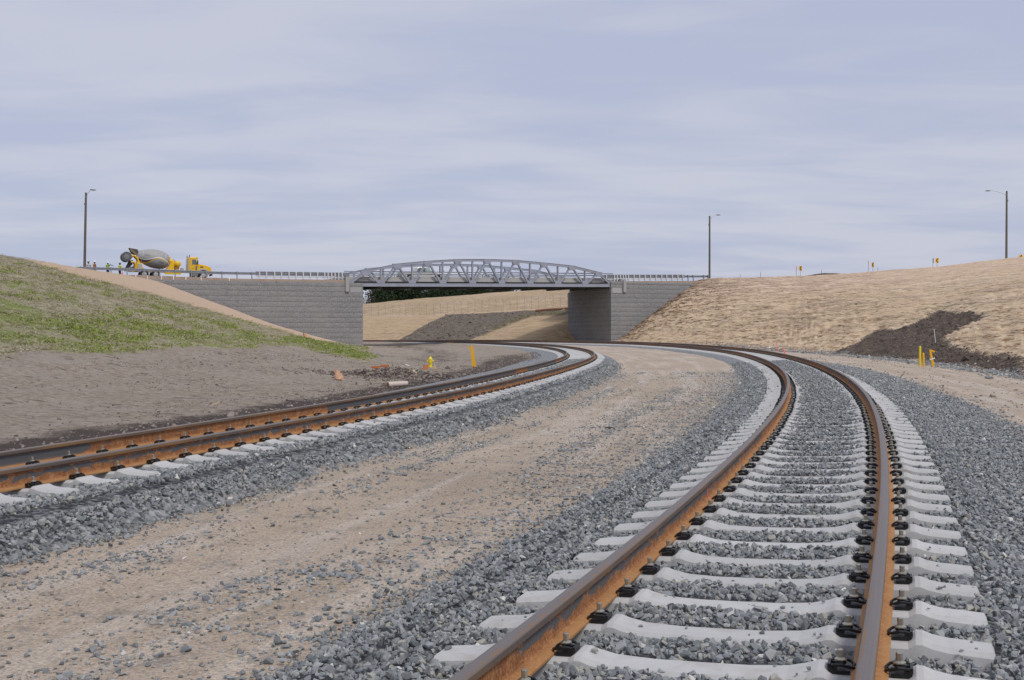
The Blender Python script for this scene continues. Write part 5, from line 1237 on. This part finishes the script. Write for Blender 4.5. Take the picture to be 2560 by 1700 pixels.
sign('narrow chevron sign seen nearly edge on, leftmost of the crest signs', 1990.8, 671, 690, 172, .46, .72, 'chevron', 1.12, G_)
sign('small yellow chevron sign in the middle of the crest', 2181.5, 662, 682, 172, .36, .72, 'chevron', -.6, G_)
sign('yellow chevron sign on the crest nearest to the long armed lamp post', 2342, 651.5, 668, 172, .50, .76, 'chevron', -.1, G_)
sign('thin dark back of a sign beside the rightmost chevron', 2332, 652, 668, 170, .60, .75, 'back', 1.40, G_)
sign('orange yellow diamond warning sign half hidden behind the crest at the right edge', 2551, 641.5, 655, 165, .60, .60, 'diamond', 0, G_)
sign('bare grey sign post standing left of the middle chevron', 2170.5, 658, 682, 170, .05, .8, 'back', 0, G_)
def thin(name, label, cat, p, h, r, mat, lean=(0, 0), group=None, n=6):
    mb = MB(); mb.tube([(0, 0, -.25), (lean[0], lean[1], h)], r, n); o = mb.build(name, mat); o.location = p; return tag(o, label, cat, group)
for u, v, w in ((1901, 688, 'short thin marker stake on the crest near the dark soil heap'), (2053, 683, 'short thin marker stake on the dark soil heap'), (2194, 677, 'thin marker stake right of the middle chevron sign'), (1850, 694, 'short thin marker stake on the crest right of the lamp post')):
    Yd = 164.; thin('marker_stake', w, 'stake', ((u - 1280) / FPX * Yd, Yd, CAM_H + (HORIZON - v) * Yd / FPX - .7), 1.2, .03, M_SIGNB, group='thin stakes on the crest')

# ------------------------------------------------------------------ markers and litter near the tracks
BV_ALL = (BV_LEFT, BV_RIGHT, BV_FAR)
def at_ground(u, v):
    """point on the terrain seen at (u, v)"""
    p = hit(u, v, *[tree_of(o.data) for o in ()], BV_LEFT, BV_RIGHT, BV_ROADR, BV_ROADM); return p
BV_ROADR = BVHTree.FromPolygons([tuple(p) for p in np.stack(ROADR[2:], -1).reshape(-1, 3)], [(i * len(ROADR[1]) + j, (i + 1) * len(ROADR[1]) + j, (i + 1) * len(ROADR[1]) + j + 1, i * len(ROADR[1]) + j + 1) for i in range(len(ROADR[0]) - 1) for j in range(len(ROADR[1]) - 1)])
BV_ROADM = BVHTree.FromPolygons([tuple(p) for p in np.stack(ROADM[2:], -1).reshape(-1, 3)], [(i * len(ROADM[1]) + j, (i + 1) * len(ROADM[1]) + j, (i + 1) * len(ROADM[1]) + j + 1, i * len(ROADM[1]) + j + 1) for i in range(len(ROADM[0]) - 1) for j in range(len(ROADM[1]) - 1)])
def px(p): return p.y / FPX                                       # metres per photo pixel at p
# fire hydrant
p = at_ground(1076, 918); k_ = 27.5 * px(p) / .80
HY = empty('fire_hydrant', p); HY.scale = (k_,) * 3; tag(HY, 'lemon yellow fire hydrant in the ditch between pieces of broken wood', 'fire hydrant')
mb = MB(); mb.lathe([(.17, -.05), (.17, .03), (.115, .05), (.11, .40), (.135, .42), (.135, .46), (.115, .47), (.115, .56)], 18); mb.build('barrel', M_YLEM, HY)
mb = MB(); mb.lathe([(.16, .55), (.165, .575), (.15, .60), (.10, .70), (.05, .76), (.028, .765), (.028, .80), (.01, .80)], 18); mb.build('bonnet', M_YLEM, HY)
for sg in (-1, 1):
    mb = MB(); mb.lathe([(.06, .08), (.06, .17), (.078, .175), (.078, .225), (.03, .23), (.025, .26), (.01, .26)], 12, (0, 0, .44), Matrix.Rotation(R(90) * sg, 4, 'Y')); mb.build('nozzle_cap', M_YLEM, HY)
mb = MB(); mb.lathe([(.075, .09), (.075, .16), (.09, .165), (.09, .20), (.02, .22)], 12, (0, 0, .40), RX); mb.build('nozzle_cap', M_YLEM, HY)
def board(name, label, cat, u, v, poly_px, mat, thick=.03, tilt=.5, rz=0.0, group=None):
    """flat piece with an outline given in photo pixels around its foot, leaning back"""
    p = at_ground(u, v); m = px(p); mb = MB(); mb.prism([(a * m, b * m) for a, b in poly_px], -thick / 2, thick / 2)
    o = mb.build(name, mat); o.location = p; o.rotation_euler = (-tilt, 0, rz); return tag(o, label, cat, group)
wg = 'pieces of broken wood in the ditch'
board('broken_board', 'reddish brown plank end leaning against the hydrant on its left', 'board', 1063, 924, [(-6, -3), (9, 3), (10, 11), (-2, 13)], M_TIMBER2, .05, .3, .5, wg)
board('broken_board', 'pale triangular wood scrap leaning against the hydrant on its right', 'board', 1085, 922, [(-6, 0), (8, -2), (4, 6), (1, 12)], M_TIMBER, .05, .3, -.3, wg)
board('broken_board', 'pale splintered plywood sheet lying left of the fire hydrant', 'board', 1032, 933, [(-14, -1), (14, 0), (6, 5), (4, 12), (-2, 14), (-12, 22), (-5, 12)], M_BOARD, .03, .9, 0, wg)
board('broken_board', 'small red brown wood block left of the plywood sheet', 'board', 1018, 926, [(-3, -1), (4, 0), (3, 4), (-3, 4)], M_TIMBER2, .08, .2, .2, wg)
board('broken_board', 'white splinter of board lying above the splintered plywood sheet', 'board', 1018, 914, [(-5, 3), (6, -2), (7, -1), (-4, 5)], M_WHITE, .03, .8, 0, wg)
for u, v, lab in ((939, 921, 'orange brown timber block lying on the bare slope, left one of the pair'), (962, 918, 'orange brown timber block lying on the bare slope, right one of the pair')):
    p = at_ground(u, v); m = px(p); mb = MB(); mb.box((0, 0, 3 * m), (22 * m, 12 * m, 6.2 * m)); o = mb.build('timber_block', M_TIMBER2, bevel=.01); o.location = p; o.rotation_euler = (0, -.05, .12); tag(o, lab, 'timber block', 'orange brown blocks on the bare slope')
    mb = MB(); mb.prism([(-12 * m, -.5 * m), (13 * m, 0), (14 * m, -5 * m), (-10 * m, -4 * m)], -.02, .02)
p = at_ground(970, 927); m = px(p); mb = MB(); mb.box((0, 0, 1 * m), (26 * m, 14 * m, 2 * m)); o = mb.build('slab', M_CONC); o.location = p; o.rotation_euler = (.05, -.12, .15); tag(o, 'flat pale slab lying just below the two orange blocks', 'slab')
# log
p = at_ground(962, 972); m = px(p); mb = MB(); L_ = 56 * m; r_ = 7.0 * m
mb.tube([(-L_ / 2, 0, r_), (-L_ / 6, 0, r_), (L_ / 6, 0, r_), (L_ / 2, 0, r_)], [r_, r_ * 1.02, r_ * .97, r_ * .92], 18, 0); lg = empty('log', at_ground(994, 967)); lg.rotation_euler = (0, -.03, .62); tag(lg, 'short pale cut log lying beside the farther track', 'log')
mb.build('trunk_piece', M_PALELOG, lg, smooth=False); mb = MB(); mb.tube([(-L_ / 2 - .012, 0, r_), (-L_ / 2 + .01, 0, r_)], r_ * .9, 18); mb.build('end_face', M_LOGEND, lg)
# torn paper bags
def bag(label, u, v, w, h, rz):
    p = at_ground(u, v); m = px(p); r = np.random.default_rng(int(u)); mb = MB(); nn = 12; vs = []
    for i, (rr, z) in enumerate(((.35, 0), (.5, .12), (.52, .3), (.42, .55), (.30, .75), (.34, .9), (.30, 1.05))):
        for k in range(nn): a = 6.2832 * k / nn; q = rr * (1 + r.normal(0, .10 + .03 * i)); vs.append((math.cos(a) * q * w * m - z * .35 * w * m, math.sin(a) * q * w * m * .6, (z + r.normal(0, .03 * i)) * h * m))
    mb.add(vs, [(i * nn + k, i * nn + (k + 1) % nn, (i + 1) * nn + (k + 1) % nn, (i + 1) * nn + k) for i in range(6) for k in range(nn)]); mb.add(vs[:nn], [tuple(range(nn))])
    o = mb.build('paper_bag', M_CARD); o.location = p; o.rotation_euler = (0, 0, rz); return tag(o, label, 'bag', 'torn tan paper bags')
bag('torn tan paper bag standing on the bare grey slope', 848, 951, 20, 24, 0)
bag('torn tan paper bag at the edge of the grass near the wall foot', 768, 848, 15, 13, .8)
# plank on the bank
p = at_ground(534, 1014); m = px(p); mb = MB(); mb.box((0, 0, 2.5 * m), (34 * m, 5 * m, 3.5 * m)); o = mb.build('plank', M_BOARD, bevel=.008); o.location = p; o.rotation_euler = (0, -.35, .55); tag(o, 'weathered plank end sticking out of the bank behind the farther track', 'plank')
# yellow utility marker posts
def marker(label, u, v_top, v_bot, lean, arm, mat, w=.10, strip=None):
    p = at_ground(u, v_bot); m = px(p); h = (v_bot - v_top) * m; root = empty('marker_post', p); tag(root, label, 'marker post', 'yellow utility marker posts')
    mb = MB()
    if arm: mb.prism([(-w * .62, -.1), (w * .62, -.1), (lean * h + w * .40, h), (lean * h - w * .40, h)], -w / 2, w / 2)
    else: mb.tube([(0, 0, -.1), (lean * h, 0, h - .05), (lean * h, 0, h)], [w * .62, w * .62, w * .4], 12)
    mb.build('post', mat, root)
    if arm:
        mb = MB(); mb.beam((lean * h, 0, h - .03), (lean * h + arm[0], 0, h + arm[1]), .10, .07, (0, 1, 0)); mb.build('bent_arm', mat, root)
    if strip:
        mb = MB(); mb.beam((lean * h * .45 - .12, -w * .56, h * .40), (lean * h * .45 + .12, -w * .56, h * .50), .02, .05, (0, 1, 0)); mb.build('ribbon', M_WHITE, root)
marker('tall yellow marker with a bent top arm standing alone near the far track', 1186, 865, 917, -.13, (-.20, -.13), M_YPOST, .17)
marker('tallest yellow round marker post at the foot of the dark soil cut', 2300, 865, 916, 0, None, M_YLEM, .085)
marker('short orange yellow marker post, middle of the three by the dark cut', 2309.5, 882, 917, -.04, None, M_YPOST, .08)
marker('leaning yellow marker with bent arm and white ribbon by the dark cut', 2334, 874, 916, -.22, (.22, -.10), M_YPOST, .09, True)
p = at_ground(2340, 856); thin('survey_stake', 'thin pale stake leaning on the dark soil cut above the yellow posts', 'stake', p, 33 * px(p), .022, M_PLASTIC, (-5 * px(p), 0))
p = at_ground(1942.5, 879); thin('survey_stake', 'straight pink stake beside the outer rail, left one of the pair', 'stake', p, 28 * px(p), .022, M_PINK, (-1 * px(p), 0), 'pink stakes beside the outer rail')
p = at_ground(1965, 884); thin('survey_stake', 'leaning pink stake beside the outer rail, right one of the pair', 'stake', p, 14 * px(p), .05, M_PINK, (-7 * px(p), 0), 'pink stakes beside the outer rail')
p = at_ground(2382, 862); thin('survey_stake', 'tiny white stake at the edge of the straw above the dark cut', 'stake', p, 5 * px(p), .04, M_WHITE)
# dark clump on the road with its trail, plastic scraps, pink mark on the rail
p = hit(1523, 1072, BV_ROADM); m = px(p); mb = MB(); r = np.random.default_rng(4); bm_ = []
mb.lathe([(.02, 0), (.5, 0), (.52, .12), (.4, .28), (.2, .36), (.02, .38)], 16, (0, 0, 0)); 
o = mb.build('mud_clump', plain('mud', (.06, .042, .022), .95, 0, .3, 20)); o.location = p; o.scale = (22 * m, 9 * m, 14 * m); tag(o, 'dark brown mud clump lying on the sandy road between the tracks', 'mud clump')
for i in range(14): pass
def scrap(label, u, v, w, h, tree, dz, mat=M_PLASTIC):
    p = hit(u, v, tree) if tree else at_ground(u, v)
    m = px(p); nn = 8; xs = np.linspace(-w / 2, w / 2, nn) * m; r = np.random.default_rng(int(u + v)); mb = MB(); vs = []
    for x in xs:
        a = r.uniform(.2, .9); vs += [(x, -.06 * a - .03, .01 + r.uniform(0, h * m)), (x, .05 * a + .02, .02 + r.uniform(0, h * m))]
    mb.add(vs, [(2 * i, 2 * i + 2, 2 * i + 3, 2 * i + 1) for i in range(nn - 1)]); mb.add([(x, y, z - .012) for x, y, z in vs], [(2 * i, 2 * i + 1, 2 * i + 3, 2 * i + 2) for i in range(nn - 1)])
    o = mb.build('plastic_scrap', mat); o.location = (p.x, p.y, p.z + dz); return tag(o, label, 'scrap')
x_, y_, z_ = (float(k) for k in T1.at(14.6, 2.35, -.22))
def on_bed(u, v, line, zrel):
    t = (CAM_H - (zrel)) ; r_ = ray(u, v); k = (zrel - CAM_H) / r_.z; return CAMP + r_ * k
p = on_bed(2440, 1107, T1, -.27); mb = MB(); m = px(p); vs = [(-25, 2), (-12, -1), (0, -3), (12, -4), (20, 4), (23, 5), (22, -8), (10, -9), (-3, -7), (-14, -3)]
mb.prism([(a * m, b * m) for a, b in vs], -.012, .012, 0, Matrix.Rotation(R(-62), 4, 'X')); o = mb.build('plastic_scrap', M_PLASTIC); o.location = p + Vector((0, 0, .05)); tag(o, 'crumpled white plastic strip lying on the ballast right of the near track', 'scrap')
p = on_bed(1795, 1222, T1, -.02); o = None
q_, d_ = T1.locate(np.array([p.x]), np.array([p.y]))
mb = MB(); x0, y0, z0 = (float(k) for k in T1.at(float(q_[0]), -.745))
zz_ = z0; w0 = .0095; pr = [(.0365, -.014), (.0125, -.050), (.0092, -.07), (.0092, -.13), (.016, -.160), (.06, -.171)]
vs = []
for w, z in pr:
    for dq in (-.012, .012): x, y, z1 = (float(k) for k in T1.at(float(q_[0]) + dq, -.755 + w + .0015)); vs.append((x, y, z1 + z + .0015))
mb.add(vs, [(2 * i, 2 * i + 1, 2 * i + 3, 2 * i + 2) for i in range(len(pr) - 1)])
tag(mb.build('paint_mark', M_PINK), 'thin pink paint stroke on the inner side of the near left rail', 'paint mark')

# ------------------------------------------------------------------ chain link fence on the far bench
FN = empty('chain_link_fence', tuple(float(k) for k in T1.at(190, 25.5, 0))); tag(FN, 'chain link fence with angled barbed wire arms on the far bench', 'fence'); FI = Matrix.Translation(FN.location).inverted()
fp = []
for q in np.arange(150, 261, 1.9):
    x, y, _ = (float(k) for k in T1.at(q, 25.3)); z = down(x, y, BV_FAR); fp.append(Vector((x, y, z)))
for p in fp:
    mb = MB(); mb.tube([p + Vector((0, 0, -.2)), p + Vector((0, 0, 2.0))], .024, 6); mb.tube([p + Vector((0, 0, 2.0)), p + Vector((-.12, -.22, 2.28))], .022, 6); o = mb.build('post', M_GREY, FN); o.matrix_parent_inverse = FI
mb = MB()
for h, dx in ((1.98, 0), (.08, 0), (2.1, .4), (2.19, .75), (2.28, 1)): mb.tube([p + Vector((-.12 * dx, -.22 * dx, h)) for p in fp], .006, 4)
o = mb.build('wire', M_LGREY, FN); o.matrix_parent_inverse = FI
k = NT('chain_link'); M_LINK = k.done((.22, .23, .24), .5, .5, alpha=.025)
mb = MB(); vs = []
for p in fp: vs += [p + Vector((0, .03, .08)), p + Vector((0, .03, 1.97))]
mb.add(vs, [(2 * i, 2 * i + 2, 2 * i + 3, 2 * i + 1) for i in range(len(fp) - 1)]); o = mb.build('mesh_fabric', M_LINK, FN); o.matrix_parent_inverse = FI
# silt barrier of orange brown earth near the pier
mb = MB(); pts = []
for u, v in ((1340, 779), (1365, 776), (1400, 774), (1440, 771)):
    p = hit(u, v, BV_FAR)
    if p: pts.append(p + Vector((0, 0, .1)))
if len(pts) > 1: mb.tube(pts, .22, 8); tag(mb.build('silt_sock', plain('rust_fabric', (.30, .13, .06), .9, 0, .2, 2)), 'rusty brown silt sock lying along the top of the far bank', 'silt sock')

# ------------------------------------------------------------------ evergreen trees and a bare tree beyond the hill
def evergreen(label, x, y, z0, h, r, seed):
    g = np.random.default_rng(seed); root = empty('evergreen_tree', (x, y, z0)); tag(root, label, 'tree', 'dark evergreens beyond the bridge')
    mb = MB(); mb.tube([(0, 0, -.5), (g.normal(0, .2), g.normal(0, .2), h * .5), (0, 0, h * .92)], [.32, .22, .06], 8)
    for i in range(7):
        a = g.uniform(0, 6.28); z = h * g.uniform(.25, .8); l = r * .8 * (1 - z / h * .6); mb.tube([(0, 0, z), (math.cos(a) * l, math.sin(a) * l, z + .12 * l)], [.09, .03], 5)
    mb.build('trunk', M_BARK, root)
    n = 8500; cl = 130; cz = h * g.uniform(.12, .98, cl); ca = g.uniform(0, 6.28, cl); cr_ = r * (1.04 - .72 * (cz / h) ** 1.3) * g.uniform(.25, 1.05, cl); cs = r * g.uniform(.16, .34, cl)
    i = g.integers(0, cl, n); c = np.stack([np.cos(ca[i]) * cr_[i], np.sin(ca[i]) * cr_[i], cz[i]], 1) + g.normal(size=(n, 3)) * cs[i][:, None] * np.array([1, 1, .6])
    a = g.normal(size=(n, 3)); a /= np.linalg.norm(a, axis=1)[:, None]; b = np.cross(a, g.normal(size=(n, 3))); b /= np.linalg.norm(b, axis=1)[:, None]; s_ = g.uniform(.2, .45, n)[:, None]
    V = np.stack([c - a * s_, c + b * s_ * .5, c + a * s_, c - b * s_ * .5], 1).reshape(-1, 3); me = bpy.data.meshes.new('crown'); me.from_pydata(V.tolist(), [], np.arange(4 * n).reshape(-1, 4).tolist()); me.materials.append(M_PINE); link('crown', me, root)
names = ['leftmost dark evergreen beside the bare tree, under the left bridge end', 'second dark evergreen from the left under the bridge', 'third dark evergreen from the left under the bridge', 'fourth dark evergreen from the left under the bridge',
         'fifth dark evergreen from the left under the bridge', 'sixth dark evergreen from the left, where the hill rises', 'seventh dark evergreen from the left, its foot hidden by the hill', 'rightmost evergreen, only its dark top above the hill']
for i, lab in enumerate(names):
    u = 958 + i * 43 + random.uniform(-6, 6); Yd = 345 + random.uniform(-14, 20); vt = 703 + random.uniform(-5, 4); x = (u - 1280) / FPX * Yd; zt = CAM_H + (HORIZON - vt) * Yd / FPX
    evergreen(lab, x, Yd, 3.5, zt - 3.5, 4.6 + random.uniform(-.3, .5), 100 + i)
def bare_tree(label, u, Yd, h, seed):
    g = np.random.default_rng(seed); x = (u - 1280) / FPX * Yd; root = empty('bare_tree', (x, Yd, 4.0)); tag(root, label, 'tree'); mt = MB(); mc = MB()
    def grow(p, d, l, r, lev, mb):
        q = p + d * l; mid = p + d * l * .5 + Vector(g.normal(0, .05 * l, 3)); mb.tube([p, mid, q], [r, r * .8, r * .6], 5 if lev > 1 else 7, caps=False)
        if lev >= 5: return
        for i in range(3 if lev < 3 else 3):
            nd = (d + Vector(g.normal(0, .5, 3)) + Vector((0, 0, .12))).normalized(); grow(q if i else mid, nd, l * g.uniform(.6, .82), r * .55, lev + 1, mc)
    grow(Vector((0, 0, -.5)), Vector((0, 0, 1)), h * .28, .22, 0, mt); mt.build('trunk', M_BARK, root); mc.build('crown', M_BARK, root)
bare_tree('leafless grey tree at the left end of the evergreens under the bridge', 919, 340, 11.5, 5)
bare_tree('leafless sapling behind the hill crest left of the evergreens', 905, 335, 9.0, 8)
# heap of churned soil behind the log
pc = at_ground(985, 946); n = 1500; a = rng.normal(0, 1, (n, 2)) * np.array([1.6, .8]); x = pc.x + a[:, 0] + .3 * a[:, 1]; y = pc.y + 1.2 + a[:, 1] * 1.6; hh = .38 * np.exp(-(a[:, 0] / 1.7) ** 2 - (a[:, 1] / .9) ** 2)
z = np.array([down(float(p), float(q), BV_LEFT) for p, q in zip(x, y)]) + hh * rng.random(n); sz = .09 * rng.lognormal(0, .45, n)
scatter('soil_clods', np.stack([x, y, z], 1), sz[:, None] * rng.uniform(.7, 1.3, (n, 3)), rots(n, .7), C_CLOD2, 6, label='low heap of brown soil clods behind the pale log', cat='soil')
